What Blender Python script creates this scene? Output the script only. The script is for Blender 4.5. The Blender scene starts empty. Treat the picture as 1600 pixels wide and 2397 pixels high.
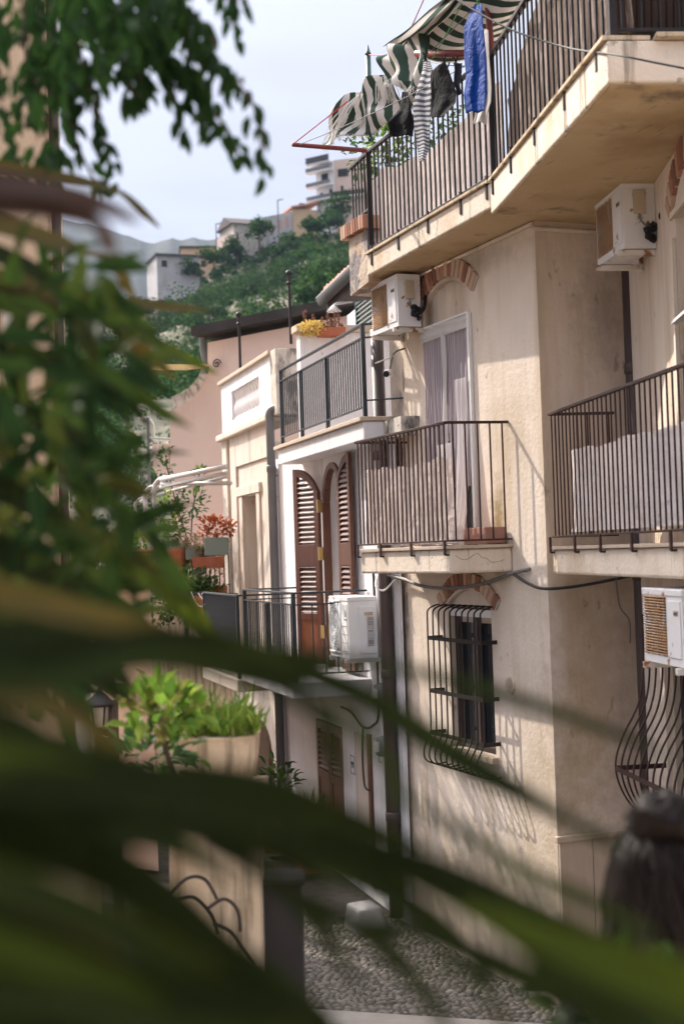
import bpy, bmesh, math, random
from mathutils import Vector, Matrix, noise
random.seed(7)
R = math.radians
S = bpy.context.scene
COL = S.collection
E = 3.6                                     # eye height above the street
F = 3330.0                                  # focal length in photograph pixels (50 mm on a 24 x 36 frame)

# ------------------------------------------------------------------ camera
PITCH, ROLL = R(1.65), R(1.9)
_f = Vector((0, math.cos(PITCH), math.sin(PITCH)))
_u = Vector((0, -math.sin(PITCH), math.cos(PITCH)))
_r = Vector((1, 0, 0))
UPV = _u*math.cos(ROLL) + _r*math.sin(ROLL)
RTV = _r*math.cos(ROLL) - _u*math.sin(ROLL)
cam_d = bpy.data.cameras.new("camera")
cam = bpy.data.objects.new("camera", cam_d)
COL.objects.link(cam)
cam.matrix_world = Matrix(((RTV.x, UPV.x, -_f.x, 0), (RTV.y, UPV.y, -_f.y, 0), (RTV.z, UPV.z, -_f.z, E), (0, 0, 0, 1)))
cam_d.sensor_fit = 'VERTICAL'
cam_d.sensor_height = 36.0
cam_d.sensor_width = 24.0
cam_d.lens = 50.0
cam_d.clip_start = 0.05
cam_d.clip_end = 12000
cam_d.dof.use_dof = True
cam_d.dof.focus_distance = 12.6
cam_d.dof.aperture_fstop = 2.0
cam_d.dof.aperture_blades = 9
S.camera = cam

# ------------------------------------------------------------------ sky, sun, exposure
SUN_EL = R(41.5)
SUN_DIR = Vector((-0.70, 0.714, 0)).normalized()          # horizontal direction towards the sun
W = bpy.data.worlds.new("World")
S.world = W
W.use_nodes = True
nt = W.node_tree
nt.nodes.clear()
sky = nt.nodes.new('ShaderNodeTexSky')
sky.sky_type = 'NISHITA'
sky.sun_disc = False
sky.sun_elevation = SUN_EL
sky.sun_rotation = math.atan2(SUN_DIR.x, SUN_DIR.y)
sky.air_density = 1.0
sky.dust_density = 2.2
sky.ozone_density = 1.4
bg = nt.nodes.new('ShaderNodeBackground')
bg.inputs['Strength'].default_value = 0.13
wo = nt.nodes.new('ShaderNodeOutputWorld')
tc = nt.nodes.new('ShaderNodeTexCoord')
mp = nt.nodes.new('ShaderNodeMapping')
mp.inputs['Scale'].default_value = (5, 5, 26)
nz = nt.nodes.new('ShaderNodeTexNoise')
nz.inputs['Scale'].default_value = 1.2
nz.inputs['Detail'].default_value = 5
rp = nt.nodes.new('ShaderNodeValToRGB')
rp.color_ramp.elements[0].position = 0.42
rp.color_ramp.elements[0].color = (0.86, 0.86, 0.86, 1)
rp.color_ramp.elements[1].position = 0.72
rp.color_ramp.elements[1].color = (0.97, 0.97, 0.97, 1)
mx = nt.nodes.new('ShaderNodeMix')
mx.data_type = 'RGBA'
mx.inputs['B'].default_value = (2.45, 2.55, 3.05, 1)
nt.links.new(tc.outputs['Generated'], mp.inputs['Vector'])
nt.links.new(mp.outputs[0], nz.inputs['Vector'])
nt.links.new(nz.outputs['Fac'], rp.inputs[0])
nt.links.new(rp.outputs[0], mx.inputs['Factor'])
nt.links.new(sky.outputs[0], mx.inputs['A'])
to_sun = Vector((SUN_DIR.x*math.cos(SUN_EL), SUN_DIR.y*math.cos(SUN_EL), math.sin(SUN_EL)))
dt = nt.nodes.new('ShaderNodeVectorMath'); dt.operation = 'DOT_PRODUCT'; dt.inputs[1].default_value = to_sun      # bright thin cloud round the sun
pw_ = nt.nodes.new('ShaderNodeMath'); pw_.operation = 'POWER'; pw_.inputs[1].default_value = 26.0
mx0 = nt.nodes.new('ShaderNodeMath'); mx0.operation = 'MAXIMUM'; mx0.inputs[1].default_value = 0.0
gl_ = nt.nodes.new('ShaderNodeMix'); gl_.data_type = 'RGBA'; gl_.blend_type = 'ADD'; gl_.inputs['B'].default_value = (80, 75, 71, 1)
nt.links.new(tc.outputs['Generated'], dt.inputs[0])
nt.links.new(dt.outputs['Value'], mx0.inputs[0])
nt.links.new(mx0.outputs[0], pw_.inputs[0])
nt.links.new(pw_.outputs[0], gl_.inputs['Factor'])
nt.links.new(mx.outputs['Result'], gl_.inputs['A'])
sep = nt.nodes.new('ShaderNodeSeparateXYZ'); nt.links.new(tc.outputs['Generated'], sep.inputs[0])
mz = nt.nodes.new('ShaderNodeMath'); mz.operation = 'MAXIMUM'; mz.inputs[1].default_value = 0.0; nt.links.new(sep.outputs['Z'], mz.inputs[0])
pz = nt.nodes.new('ShaderNodeMath'); pz.operation = 'POWER'; pz.inputs[1].default_value = 2.2; nt.links.new(mz.outputs[0], pz.inputs[0])
zn = nt.nodes.new('ShaderNodeMix'); zn.data_type = 'RGBA'; zn.blend_type = 'ADD'; zn.inputs['B'].default_value = (8.0, 7.9, 8.2, 1)      # veiled sky, brighter overhead
nt.links.new(pz.outputs[0], zn.inputs['Factor']); nt.links.new(gl_.outputs['Result'], zn.inputs['A'])
nt.links.new(zn.outputs['Result'], bg.inputs['Color'])
nt.links.new(bg.outputs[0], wo.inputs[0])

sun_d = bpy.data.lights.new("sun", 'SUN')
sun_d.energy = 3.3
sun_d.angle = R(0.5)
sun_d.color = (1.0, 0.915, 0.79)
sun = bpy.data.objects.new("sun", sun_d)
COL.objects.link(sun)
to_sun = Vector((SUN_DIR.x*math.cos(SUN_EL), SUN_DIR.y*math.cos(SUN_EL), math.sin(SUN_EL)))
sun.rotation_euler = to_sun.to_track_quat('Z', 'Y').to_euler()
sun.location = to_sun*40

vs = S.view_settings
vs.view_transform = 'Standard'
vs.look = 'None'
vs.gamma = 1
vs.exposure = 1.0
S.cycles.max_bounces = 8
S.cycles.transparent_max_bounces = 16
S.cycles.sample_clamp_indirect = 6

# ------------------------------------------------------------------ geometry helpers
def ray(px, py):
    return (_f*F + RTV*(px-800) - UPV*(py-1198.5)).normalized()

def at(px, py, d):
    v = _f*F + RTV*(px-800) - UPV*(py-1198.5)
    return Vector((0, 0, E)) + v*(d/F)

class Frame:
    """A facade's own axes: x along the wall towards the near end, y into the wall, z up from the street."""
    def __init__(s, ox, oy, ux, uy):
        l = math.hypot(ux, uy)
        s.o = Vector((ox, oy, 0)); s.ux = Vector((ux/l, uy/l, 0)); s.uy = Vector((-uy/l, ux/l, 0))
        s.rz = math.atan2(uy, ux)
    def w(s, x, y, z):
        return s.o + s.ux*x + s.uy*y + Vector((0, 0, z))
    def hit(s, px, py, y=0.0):
        d = ray(px, py); c = Vector((0, 0, E)); p0 = s.o + s.uy*y
        t = (p0-c).dot(s.uy)/d.dot(s.uy)
        q = c + d*t - s.o
        return q.dot(s.ux), q.z
    def X(s, px, py, y=0.0): return s.hit(px, py, y)[0]
    def Z(s, px, py, y=0.0): return s.hit(px, py, y)[1]

WORLD = Frame(0, 0, 1, 0)
OFF = {}

def thing(name, label, cat, fr=WORLD, base=(0, 0, 0), group=None):
    o = bpy.data.objects.new(name, None)
    o.empty_display_size = 0.2
    COL.objects.link(o)
    o.location = fr.w(*base); o.rotation_euler = (0, 0, fr.rz)
    o['label'] = label; o['category'] = cat
    if group: o['group'] = group
    OFF[o.name] = Vector(base)
    return o

def tag(o, label, cat, group=None):
    o['label'] = label; o['category'] = cat
    if group: o['group'] = group
    return o

def copy_tree(o, parent=None, label=None, group=None):
    c = o.copy(); COL.objects.link(c)
    if parent: c.parent = parent
    OFF[c.name] = OFF.get(o.name, Vector((0, 0, 0)))
    if label: c['label'] = label
    if group: c['group'] = group
    for ch in list(o.children): copy_tree(ch, c)
    return c

class MB:
    def __init__(s): s.v = []; s.f = []; s.uv = None; s.mi = []
    def add(s, vs, fs):
        n = len(s.v); s.v += [tuple(v) for v in vs]; s.f += [tuple(i+n for i in f) for f in fs]
        return s
    def box(s, x0, x1, y0, y1, z0, z1):
        return s.add([(x0,y0,z0),(x1,y0,z0),(x1,y1,z0),(x0,y1,z0),(x0,y0,z1),(x1,y0,z1),(x1,y1,z1),(x0,y1,z1)],
                     [(0,3,2,1),(4,5,6,7),(0,1,5,4),(1,2,6,5),(2,3,7,6),(3,0,4,7)])
    def hexa(s, c):
        return s.add(c, [(0,3,2,1),(4,5,6,7),(0,1,5,4),(1,2,6,5),(2,3,7,6),(3,0,4,7)])
    def prism(s, poly, y0, y1):                     # polygon in x,z extruded along y
        n = len(poly)
        vs = [(x, y0, z) for x, z in poly] + [(x, y1, z) for x, z in poly]
        return s.add(vs, [tuple(range(n)), tuple(range(2*n-1, n-1, -1))] + [((i+1) % n, i, n+i, n+(i+1) % n) for i in range(n)])
    def plan(s, poly, z0, z1):                      # polygon in x,y extruded up
        n = len(poly)
        vs = [(x, y, z0) for x, y in poly] + [(x, y, z1) for x, y in poly]
        return s.add(vs, [tuple(range(n-1, -1, -1)), tuple(range(n, 2*n))] + [(i, (i+1) % n, n+(i+1) % n, n+i) for i in range(n)])
    def bar(s, a, b, w, h=None, up=(0, 0, 1)):
        a = Vector(a); b = Vector(b); h = h or w
        t = (b-a).normalized(); up = Vector(up)
        if abs(t.dot(up)) > 0.95: up = Vector((1, 0, 0))
        sd = t.cross(up).normalized()*w/2; u2 = sd.normalized().cross(t).normalized()*h/2
        c = [a-sd-u2, a+sd-u2, b+sd-u2, b-sd-u2, a-sd+u2, a+sd+u2, b+sd+u2, b-sd+u2]
        return s.hexa(c)
    def tube(s, pts, r, n=8, caps=True):
        pts = [Vector(p) for p in pts]; rs = r if isinstance(r, (list, tuple)) else [r]*len(pts)
        base = len(s.v); prev = None
        for i, p in enumerate(pts):
            t = (pts[min(i+1, len(pts)-1)] - pts[max(i-1, 0)])
            t = t.normalized() if t.length > 1e-9 else Vector((0, 0, 1))
            if prev is None:
                a = Vector((0, 0, 1)) if abs(t.z) < 0.9 else Vector((1, 0, 0))
                prev = t.cross(a).normalized()
            prev = (prev - t*prev.dot(t)).normalized(); q = t.cross(prev)
            for k in range(n):
                an = 2*math.pi*k/n
                s.v.append(tuple(p + (prev*math.cos(an) + q*math.sin(an))*rs[i]))
        for i in range(len(pts)-1):
            for k in range(n):
                a = base+i*n+k; b = base+i*n+(k+1) % n
                s.f.append((a, b, b+n, a+n))
        if caps:
            s.f.append(tuple(base+k for k in range(n-1, -1, -1)))
            s.f.append(tuple(base+(len(pts)-1)*n+k for k in range(n)))
        return s
    def lathe(s, prof, c=(0, 0, 0), n=16):          # profile of (radius, z)
        base = len(s.v); c = Vector(c)
        for r, z in prof:
            for k in range(n):
                an = 2*math.pi*k/n
                s.v.append((c.x+r*math.cos(an), c.y+r*math.sin(an), c.z+z))
        for i in range(len(prof)-1):
            for k in range(n):
                a = base+i*n+k; b = base+i*n+(k+1) % n
                s.f.append((a, b, b+n, a+n))
        s.f.append(tuple(base+k for k in range(n-1, -1, -1)))
        s.f.append(tuple(base+(len(prof)-1)*n+k for k in range(n)))
        return s
    def grid(s, fn, nu, nv, keep=None):
        base = len(s.v)
        if s.uv is None: s.uv = {}
        for j in range(nv+1):
            for i in range(nu+1):
                s.uv[len(s.v)] = (i/nu, j/nv)
                s.v.append(tuple(fn(i/nu, j/nv)))
        for j in range(nv):
            for i in range(nu):
                if keep and not keep((i+.5)/nu, (j+.5)/nv): continue
                a = base+j*(nu+1)+i
                s.f.append((a, a+1, a+nu+2, a+nu+1))
        return s
    def blob(s, c, r, sub=1, jit=0.0):
        bm = bmesh.new(); bmesh.ops.create_icosphere(bm, subdivisions=sub, radius=1)
        r = r if isinstance(r, (tuple, list)) else (r, r, r)
        vs = []
        for v in bm.verts:
            k = 1+random.uniform(-jit, jit)
            vs.append((c[0]+v.co.x*r[0]*k, c[1]+v.co.y*r[1]*k, c[2]+v.co.z*r[2]*k))
        bm.verts.index_update()
        fs = [tuple(v.index for v in f.verts) for f in bm.faces]
        bm.free()
        return s.add(vs, fs)
    def leaf(s, p, d, n, l, w, fold=0.25):           # one leaf: six faces' worth of outline folded on its midrib
        d = d.normalized(); sd = d.cross(n)
        if sd.length < 1e-6: sd = d.cross(Vector((1, 0, 0.3)))
        sd.normalize(); up = sd.cross(d)
        a = p; m1 = p+d*l*.33; m2 = p+d*l*.68; b = p+d*l-up*l*.12
        e = up*w*fold
        return s.add([a, m1+sd*w*.46+e, m2+sd*w*.38+e, b, m2-sd*w*.38+e, m1-sd*w*.46+e, m1, m2],
                     [(0, 6, 1), (6, 7, 2, 1), (7, 3, 2), (0, 5, 6), (6, 5, 4, 7), (7, 4, 3)])
    def build(s, name, mat, parent=None, fr=None, base=None, bevel=0, smooth=False, solid=0, sub=0):
        off = Vector((0, 0, 0))
        if parent is not None: off = OFF.get(parent.name, off)
        elif base is not None: off = Vector(base)
        me = bpy.data.meshes.new(name)
        me.from_pydata([tuple(Vector(v)-off) for v in s.v], [], s.f)
        if s.uv:
            ul = me.uv_layers.new(name='UVMap')
            for l in me.loops: ul.data[l.index].uv = s.uv.get(l.vertex_index, (0, 0))
        ms = mat if isinstance(mat, (list, tuple)) else [mat]
        for m in ms: me.materials.append(m)
        if smooth:
            for p in me.polygons: p.use_smooth = True
        o = bpy.data.objects.new(name, me)
        COL.objects.link(o)
        OFF[o.name] = off
        if parent is not None: o.parent = parent
        else:
            f2 = fr or WORLD
            o.location = f2.w(*off); o.rotation_euler = (0, 0, f2.rz)
        if solid:
            md = o.modifiers.new('thick', 'SOLIDIFY'); md.thickness = solid; md.offset = 0
        if bevel:
            md = o.modifiers.new('edges', 'BEVEL'); md.width = bevel; md.segments = 2; md.limit_method = 'ANGLE'
        if sub:
            md = o.modifiers.new('round', 'SUBSURF'); md.levels = sub; md.render_levels = sub
        return o

def wall_shell(mb, x0, x1, z0, z1, holes, depth, y0=0.0, back=True):
    """Front skin with openings, their reveals and outer edges. hole: (x0,x1,z0,z1[,rise]); rise = segmental arch at its top."""
    xs = sorted({x0, x1, *[h[0] for h in holes], *[h[1] for h in holes]})
    zs = sorted({z0, z1, *[h[2] for h in holes], *[h[3] for h in holes]})
    for i in range(len(xs)-1):
        for j in range(len(zs)-1):
            cx, cz = (xs[i]+xs[i+1])/2, (zs[j]+zs[j+1])/2
            if any(h[0] < cx < h[1] and h[2] < cz < h[3] for h in holes): continue
            mb.add([(xs[i], y0, zs[j]), (xs[i+1], y0, zs[j]), (xs[i+1], y0, zs[j+1]), (xs[i], y0, zs[j+1])], [(0, 1, 2, 3)])
    for h in holes:
        a, b, c, d = h[:4]; rise = h[4] if len(h) > 4 else 0
        zt = d-rise
        y1 = y0+depth
        mb.add([(a, y0, c), (a, y1, c), (a, y1, zt), (a, y0, zt)], [(0, 1, 2, 3)])
        mb.add([(b, y0, c), (b, y1, c), (b, y1, zt), (b, y0, zt)], [(3, 2, 1, 0)])
        mb.add([(a, y0, c), (b, y0, c), (b, y1, c), (a, y1, c)], [(0, 1, 2, 3)])
        n = 16 if rise else 1
        pts = []
        for k in range(n+1):
            t = k/n; pts.append((a+(b-a)*t, zt + rise*arcf(t, rise/(b-a) if rise else 0)))
        for k in range(n):
            (xa, za), (xb, zb) = pts[k], pts[k+1]
            mb.add([(xa, y0, za), (xb, y0, zb), (xb, y1, zb), (xa, y1, za)], [(3, 2, 1, 0)])
            if rise:
                mb.add([(xa, y0, za), (xb, y0, zb), (xb, y0, d), (xa, y0, d)], [(0, 1, 2, 3)])

def arcf(t, ratio):
    """Height 0..1 of a circular segment of the given rise/width ratio at 0<=t<=1."""
    if ratio <= 0: return 0
    h = ratio; r = (0.25 + h*h)/(2*h)
    x = t-0.5
    v = math.sqrt(max(r*r - x*x, 0)) - (r-h)
    return max(0, v/h)

# ------------------------------------------------------------------ materials
def newmat(name):
    m = bpy.data.materials.new(name); m.use_nodes = True
    n = m.node_tree; b = n.nodes['Principled BSDF']
    return m, n, b

def c4(c): return (c[0], c[1], c[2], 1)

def mat(name, base, var=None, rough=0.8, metal=0.0, scale=4.0, bump=0.0, bscale=80.0, stains=(), stretch=(1, 1, 1), spec=0.3, island=None, dist=0.01, spots=()):
    m, n, b = newmat(name)
    L = n.links.new
    tcn = n.nodes.new('ShaderNodeTexCoord')
    b.inputs['Roughness'].default_value = rough
    b.inputs['Metallic'].default_value = metal
    b.inputs['Specular IOR Level'].default_value = spec
    cur = None
    if var is not None:
        mpn = n.nodes.new('ShaderNodeMapping'); mpn.inputs['Scale'].default_value = stretch
        L(tcn.outputs['Object'], mpn.inputs[0])
        t = n.nodes.new('ShaderNodeTexNoise'); t.inputs['Scale'].default_value = scale; t.inputs['Detail'].default_value = 8; t.inputs['Roughness'].default_value = 0.65
        L(mpn.outputs[0], t.inputs['Vector'])
        r = n.nodes.new('ShaderNodeValToRGB')
        r.color_ramp.elements[0].position = 0.34; r.color_ramp.elements[0].color = c4(base)
        r.color_ramp.elements[1].position = 0.68; r.color_ramp.elements[1].color = c4(var)
        L(t.outputs['Fac'], r.inputs[0]); cur = r.outputs[0]
    if island:
        g = n.nodes.new('ShaderNodeNewGeometry')
        r = n.nodes.new('ShaderNodeValToRGB'); r.color_ramp.interpolation = 'CONSTANT' if len(island) > 2 else 'LINEAR'
        while len(r.color_ramp.elements) < len(island): r.color_ramp.elements.new(0.5)
        for i, c in enumerate(island):
            r.color_ramp.elements[i].position = i/len(island); r.color_ramp.elements[i].color = c4(c)
        L(g.outputs['Random Per Island'], r.inputs[0])
        if cur is None: cur = r.outputs[0]
        else:
            mm = n.nodes.new('ShaderNodeMix'); mm.data_type = 'RGBA'; mm.inputs['Factor'].default_value = 0.7
            L(cur, mm.inputs['A']); L(r.outputs[0], mm.inputs['B']); cur = mm.outputs['Result']
    for st in stains:       # (colour, scale, stretch, lo, hi, strength)
        col, sc, sx, lo, hi, k = st
        mpn = n.nodes.new('ShaderNodeMapping'); mpn.inputs['Scale'].default_value = sx
        mpn.inputs['Location'].default_value = (random.uniform(0, 9), random.uniform(0, 9), random.uniform(0, 9))
        L(tcn.outputs['Object'], mpn.inputs[0])
        t = n.nodes.new('ShaderNodeTexNoise'); t.inputs['Scale'].default_value = sc; t.inputs['Detail'].default_value = 9; t.inputs['Roughness'].default_value = 0.6
        L(mpn.outputs[0], t.inputs['Vector'])
        mr = n.nodes.new('ShaderNodeMapRange'); mr.inputs['From Min'].default_value = lo; mr.inputs['From Max'].default_value = hi; mr.inputs['To Max'].default_value = k
        L(t.outputs['Fac'], mr.inputs[0])
        mm = n.nodes.new('ShaderNodeMix'); mm.data_type = 'RGBA'; mm.inputs['B'].default_value = c4(col)
        if cur is None: mm.inputs['A'].default_value = c4(base)
        else: L(cur, mm.inputs['A'])
        L(mr.outputs[0], mm.inputs['Factor']); cur = mm.outputs['Result']
    for (col, ce, ra, k) in spots:      # an irregular patch of damp or dirt with a place of its own
        vm = n.nodes.new('ShaderNodeVectorMath'); vm.operation = 'SUBTRACT'; vm.inputs[1].default_value = ce; L(tcn.outputs['Object'], vm.inputs[0])
        vd = n.nodes.new('ShaderNodeVectorMath'); vd.operation = 'DIVIDE'; vd.inputs[1].default_value = ra; L(vm.outputs[0], vd.inputs[0])
        vl = n.nodes.new('ShaderNodeVectorMath'); vl.operation = 'LENGTH'; L(vd.outputs[0], vl.inputs[0])
        t = n.nodes.new('ShaderNodeTexNoise'); t.inputs['Scale'].default_value = 6; t.inputs['Detail'].default_value = 8; t.inputs['Roughness'].default_value = .7; L(tcn.outputs['Object'], t.inputs['Vector'])
        ma = n.nodes.new('ShaderNodeMath'); ma.operation = 'MULTIPLY_ADD'; ma.inputs[1].default_value = -2.4; L(t.outputs['Fac'], ma.inputs[0])
        ad = n.nodes.new('ShaderNodeMath'); ad.operation = 'ADD'; ad.inputs[1].default_value = 1.2; L(vl.outputs['Value'], ad.inputs[0]); L(ad.outputs[0], ma.inputs[2])
        mr = n.nodes.new('ShaderNodeMapRange'); mr.inputs['From Min'].default_value = 1.15; mr.inputs['From Max'].default_value = 0.15; mr.inputs['To Max'].default_value = k; L(ma.outputs[0], mr.inputs[0])
        mm = n.nodes.new('ShaderNodeMix'); mm.data_type = 'RGBA'; mm.inputs['B'].default_value = c4(col); L(cur, mm.inputs['A']); L(mr.outputs[0], mm.inputs['Factor']); cur = mm.outputs['Result']
    if cur is None: b.inputs['Base Color'].default_value = c4(base)
    else: L(cur, b.inputs['Base Color'])
    if bump:
        t = n.nodes.new('ShaderNodeTexNoise'); t.inputs['Scale'].default_value = bscale; t.inputs['Detail'].default_value = 6
        L(tcn.outputs['Object'], t.inputs['Vector'])
        bn = n.nodes.new('ShaderNodeBump'); bn.inputs['Strength'].default_value = bump; bn.inputs['Distance'].default_value = dist
        L(t.outputs['Fac'], bn.inputs['Height']); L(bn.outputs[0], b.inputs['Normal'])
    return m

def leafmat(name, cols, trans=0.45, rough=0.5, noise_col=None, nscale=0.12, spec=0.3):
    m, n, b = newmat(name); L = n.links.new
    g = n.nodes.new('ShaderNodeNewGeometry')
    r = n.nodes.new('ShaderNodeValToRGB')
    while len(r.color_ramp.elements) < len(cols): r.color_ramp.elements.new(0.5)
    for i, c in enumerate(cols):
        r.color_ramp.elements[i].position = i/max(1, len(cols)-1); r.color_ramp.elements[i].color = c4(c)
    L(g.outputs['Random Per Island'], r.inputs[0])
    cur = r.outputs[0]
    if noise_col:
        tcn = n.nodes.new('ShaderNodeTexCoord')
        t = n.nodes.new('ShaderNodeTexNoise'); t.inputs['Scale'].default_value = nscale; t.inputs['Detail'].default_value = 3
        L(tcn.outputs['Object'], t.inputs['Vector'])
        mr = n.nodes.new('ShaderNodeMapRange'); mr.inputs['From Min'].default_value = 0.45; mr.inputs['From Max'].default_value = 0.62
        L(t.outputs['Fac'], mr.inputs[0])
        mm = n.nodes.new('ShaderNodeMix'); mm.data_type = 'RGBA'; mm.inputs['B'].default_value = c4(noise_col)
        L(cur, mm.inputs['A']); L(mr.outputs[0], mm.inputs['Factor']); cur = mm.outputs['Result']
    L(cur, b.inputs['Base Color'])
    b.inputs['Roughness'].default_value = rough
    b.inputs['Specular IOR Level'].default_value = spec
    tr = n.nodes.new('ShaderNodeBsdfTranslucent'); L(cur, tr.inputs['Color'])
    ms = n.nodes.new('ShaderNodeMixShader'); ms.inputs[0].default_value = trans
    L(b.outputs[0], ms.inputs[1]); L(tr.outputs[0], ms.inputs[2])
    L(ms.outputs[0], n.nodes['Material Output'].inputs['Surface'])
    return m

def clothmat(name, base, trans=0.25, stripes=None, rough=0.9, sheer=0.0, wrinkle=0.0):
    """stripes: (colour, axis, count, duty, wobble) drawn on the cloth's own UV."""
    m, n, b = newmat(name); L = n.links.new
    b.inputs['Roughness'].default_value = rough; b.inputs['Specular IOR Level'].default_value = 0.15
    cur = None
    tcn = n.nodes.new('ShaderNodeTexCoord')
    if stripes:
        col, ax, cnt, duty, wob = stripes
        sp = n.nodes.new('ShaderNodeSeparateXYZ'); L(tcn.outputs['UV'], sp.inputs[0])
        mu = n.nodes.new('ShaderNodeMath'); mu.operation = 'MULTIPLY'; mu.inputs[1].default_value = cnt
        L(sp.outputs['XYZ'.index(ax)], mu.inputs[0])
        src = mu.outputs[0]
        if wob:
            t = n.nodes.new('ShaderNodeTexNoise'); t.inputs['Scale'].default_value = 3.0
            L(tcn.outputs['UV'], t.inputs['Vector'])
            ma = n.nodes.new('ShaderNodeMath'); ma.operation = 'MULTIPLY_ADD'; ma.inputs[1].default_value = wob
            L(t.outputs['Fac'], ma.inputs[0]); L(src, ma.inputs[2]); src = ma.outputs[0]
        fr = n.nodes.new('ShaderNodeMath'); fr.operation = 'FRACT'; L(src, fr.inputs[0])
        gt = n.nodes.new('ShaderNodeMath'); gt.operation = 'LESS_THAN'; gt.inputs[1].default_value = duty; L(fr.outputs[0], gt.inputs[0])
        mm = n.nodes.new('ShaderNodeMix'); mm.data_type = 'RGBA'; mm.inputs['A'].default_value = c4(base); mm.inputs['B'].default_value = c4(col)
        L(gt.outputs[0], mm.inputs['Factor']); cur = mm.outputs['Result']
    tr = n.nodes.new('ShaderNodeBsdfTranslucent')
    if cur is None:
        b.inputs['Base Color'].default_value = c4(base); tr.inputs['Color'].default_value = c4(base)
    else:
        L(cur, b.inputs['Base Color']); L(cur, tr.inputs['Color'])
    if wrinkle:
        t = n.nodes.new('ShaderNodeTexNoise'); t.inputs['Scale'].default_value = 9; t.inputs['Detail'].default_value = 5; t.inputs['Distortion'].default_value = 1.5
        L(tcn.outputs['Object'], t.inputs['Vector'])
        bn = n.nodes.new('ShaderNodeBump'); bn.inputs['Strength'].default_value = wrinkle; bn.inputs['Distance'].default_value = 0.05
        L(t.outputs['Fac'], bn.inputs['Height']); L(bn.outputs[0], b.inputs['Normal'])
    ms = n.nodes.new('ShaderNodeMixShader'); ms.inputs[0].default_value = trans
    L(b.outputs[0], ms.inputs[1]); L(tr.outputs[0], ms.inputs[2])
    out = ms.outputs[0]
    if sheer:
        tp = n.nodes.new('ShaderNodeBsdfTransparent')
        m2 = n.nodes.new('ShaderNodeMixShader'); m2.inputs[0].default_value = sheer
        L(out, m2.inputs[1]); L(tp.outputs[0], m2.inputs[2]); out = m2.outputs[0]
    L(out, n.nodes['Material Output'].inputs['Surface'])
    return m

GRIME = (0.13, 0.105, 0.075)
V1 = (1.6, 1.6, 0.22)
M = {}
M['cream'] = mat('cream_plaster', (0.68, 0.575, 0.49), (0.74, 0.635, 0.545), 0.92, scale=1.6, bump=0.5, bscale=26, stretch=(1, 1, 0.4),
    stains=[((0.47, 0.35, 0.22), 1.5, (2.2, 2.2, 0.3), 0.50, 0.68, 0.55), ((0.40, 0.33, 0.27), 5, (2.4, 2.4, 0.22), 0.57, 0.70, 0.2), (GRIME, 7, (1, 1, 0.6), 0.645, 0.70, 0.5), ((0.40, 0.31, 0.19), 0.6, (1, 1, 1), 0.50, 0.72, 0.38)], dist=0.012,
    spots=[((0.22, 0.155, 0.05), (-.80, 0, E+.18), (.16, .5, .42), .85), ((0.10, 0.08, 0.04), (-.86, 0, E+.05), (.10, .5, .16), .8), ((0.24, 0.18, 0.10), (-1.3, 0, .75), (1.9, .6, .42), .6), ((0.36, 0.26, 0.14), (-.2, 0, E-1.9), (.55, .5, .9), .45), ((0.13, 0.11, 0.09), (-2.82, 0, E+.6), (.16, .5, 1.5), .6), ((0.13, 0.11, 0.09), (-2.82, 0, E-1.0), (.14, .5, 1.0), .55), ((0.40, 0.29, 0.16), (-.55, 0, E+1.0), (.5, .5, .5), .4), ((0.16, 0.13, 0.10), (-1.1, 0, E+2.45), (.9, .5, .12), .4), ((0.36, 0.25, 0.13), (0, .45, E-1.2), (.3, .5, 1.2), .5), ((0.14, 0.11, 0.08), (0, .6, E+1.9), (.3, .3, .5), .45)])
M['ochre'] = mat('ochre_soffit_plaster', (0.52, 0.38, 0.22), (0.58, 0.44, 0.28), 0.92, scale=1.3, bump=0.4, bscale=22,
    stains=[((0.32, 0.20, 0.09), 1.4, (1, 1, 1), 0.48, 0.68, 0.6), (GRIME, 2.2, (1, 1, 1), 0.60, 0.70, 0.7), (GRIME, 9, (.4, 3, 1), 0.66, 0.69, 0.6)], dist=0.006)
M['fascia'] = mat('fascia_plaster', (0.68, 0.575, 0.47), (0.74, 0.64, 0.54), 0.92, scale=2.2, bump=0.5, bscale=30,
    stains=[(GRIME, 2.0, (4, 4, 0.25), 0.57, 0.66, 0.7), ((0.48, 0.33, 0.18), 2.2, (1, 1, 0.6), 0.50, 0.66, 0.55), (GRIME, 14, (1, 1, 1), 0.64, 0.68, 0.6)], dist=0.01)
M['plinth'] = mat('travertine_plinth', (0.44, 0.35, 0.27), (0.52, 0.42, 0.33), 0.75, scale=3, bump=0.3, bscale=14, stretch=(3, 3, 0.6),
    stains=[(GRIME, 3.0, (4, 4, 0.5), 0.6, 0.8, 0.5)])
M['white'] = mat('white_plaster', (0.66, 0.645, 0.665), (0.72, 0.705, 0.72), 0.9, scale=2, bump=0.3, bscale=30,
    stains=[((0.38, 0.34, 0.30), 2.2, (3.2, 3.2, 0.3), 0.56, 0.70, 0.5), ((0.30, 0.30, 0.18), 1.2, (1, 1, 0.5), 0.60, 0.72, 0.4), (GRIME, 11, (1, 1, .6), 0.66, 0.70, 0.5)], dist=0.008)
M['pale'] = mat('pale_stone_render', (0.56, 0.475, 0.405), (0.62, 0.54, 0.47), 0.9, scale=2.4, bump=0.3, bscale=24, stretch=(1, 1, 0.35),
    stains=[((0.25, 0.21, 0.18), 2.0, (3.5, 3.5, 0.22), 0.55, 0.70, 0.6), (GRIME, 9, (1, 1, .5), 0.65, 0.70, 0.5)], dist=0.01)
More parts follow.
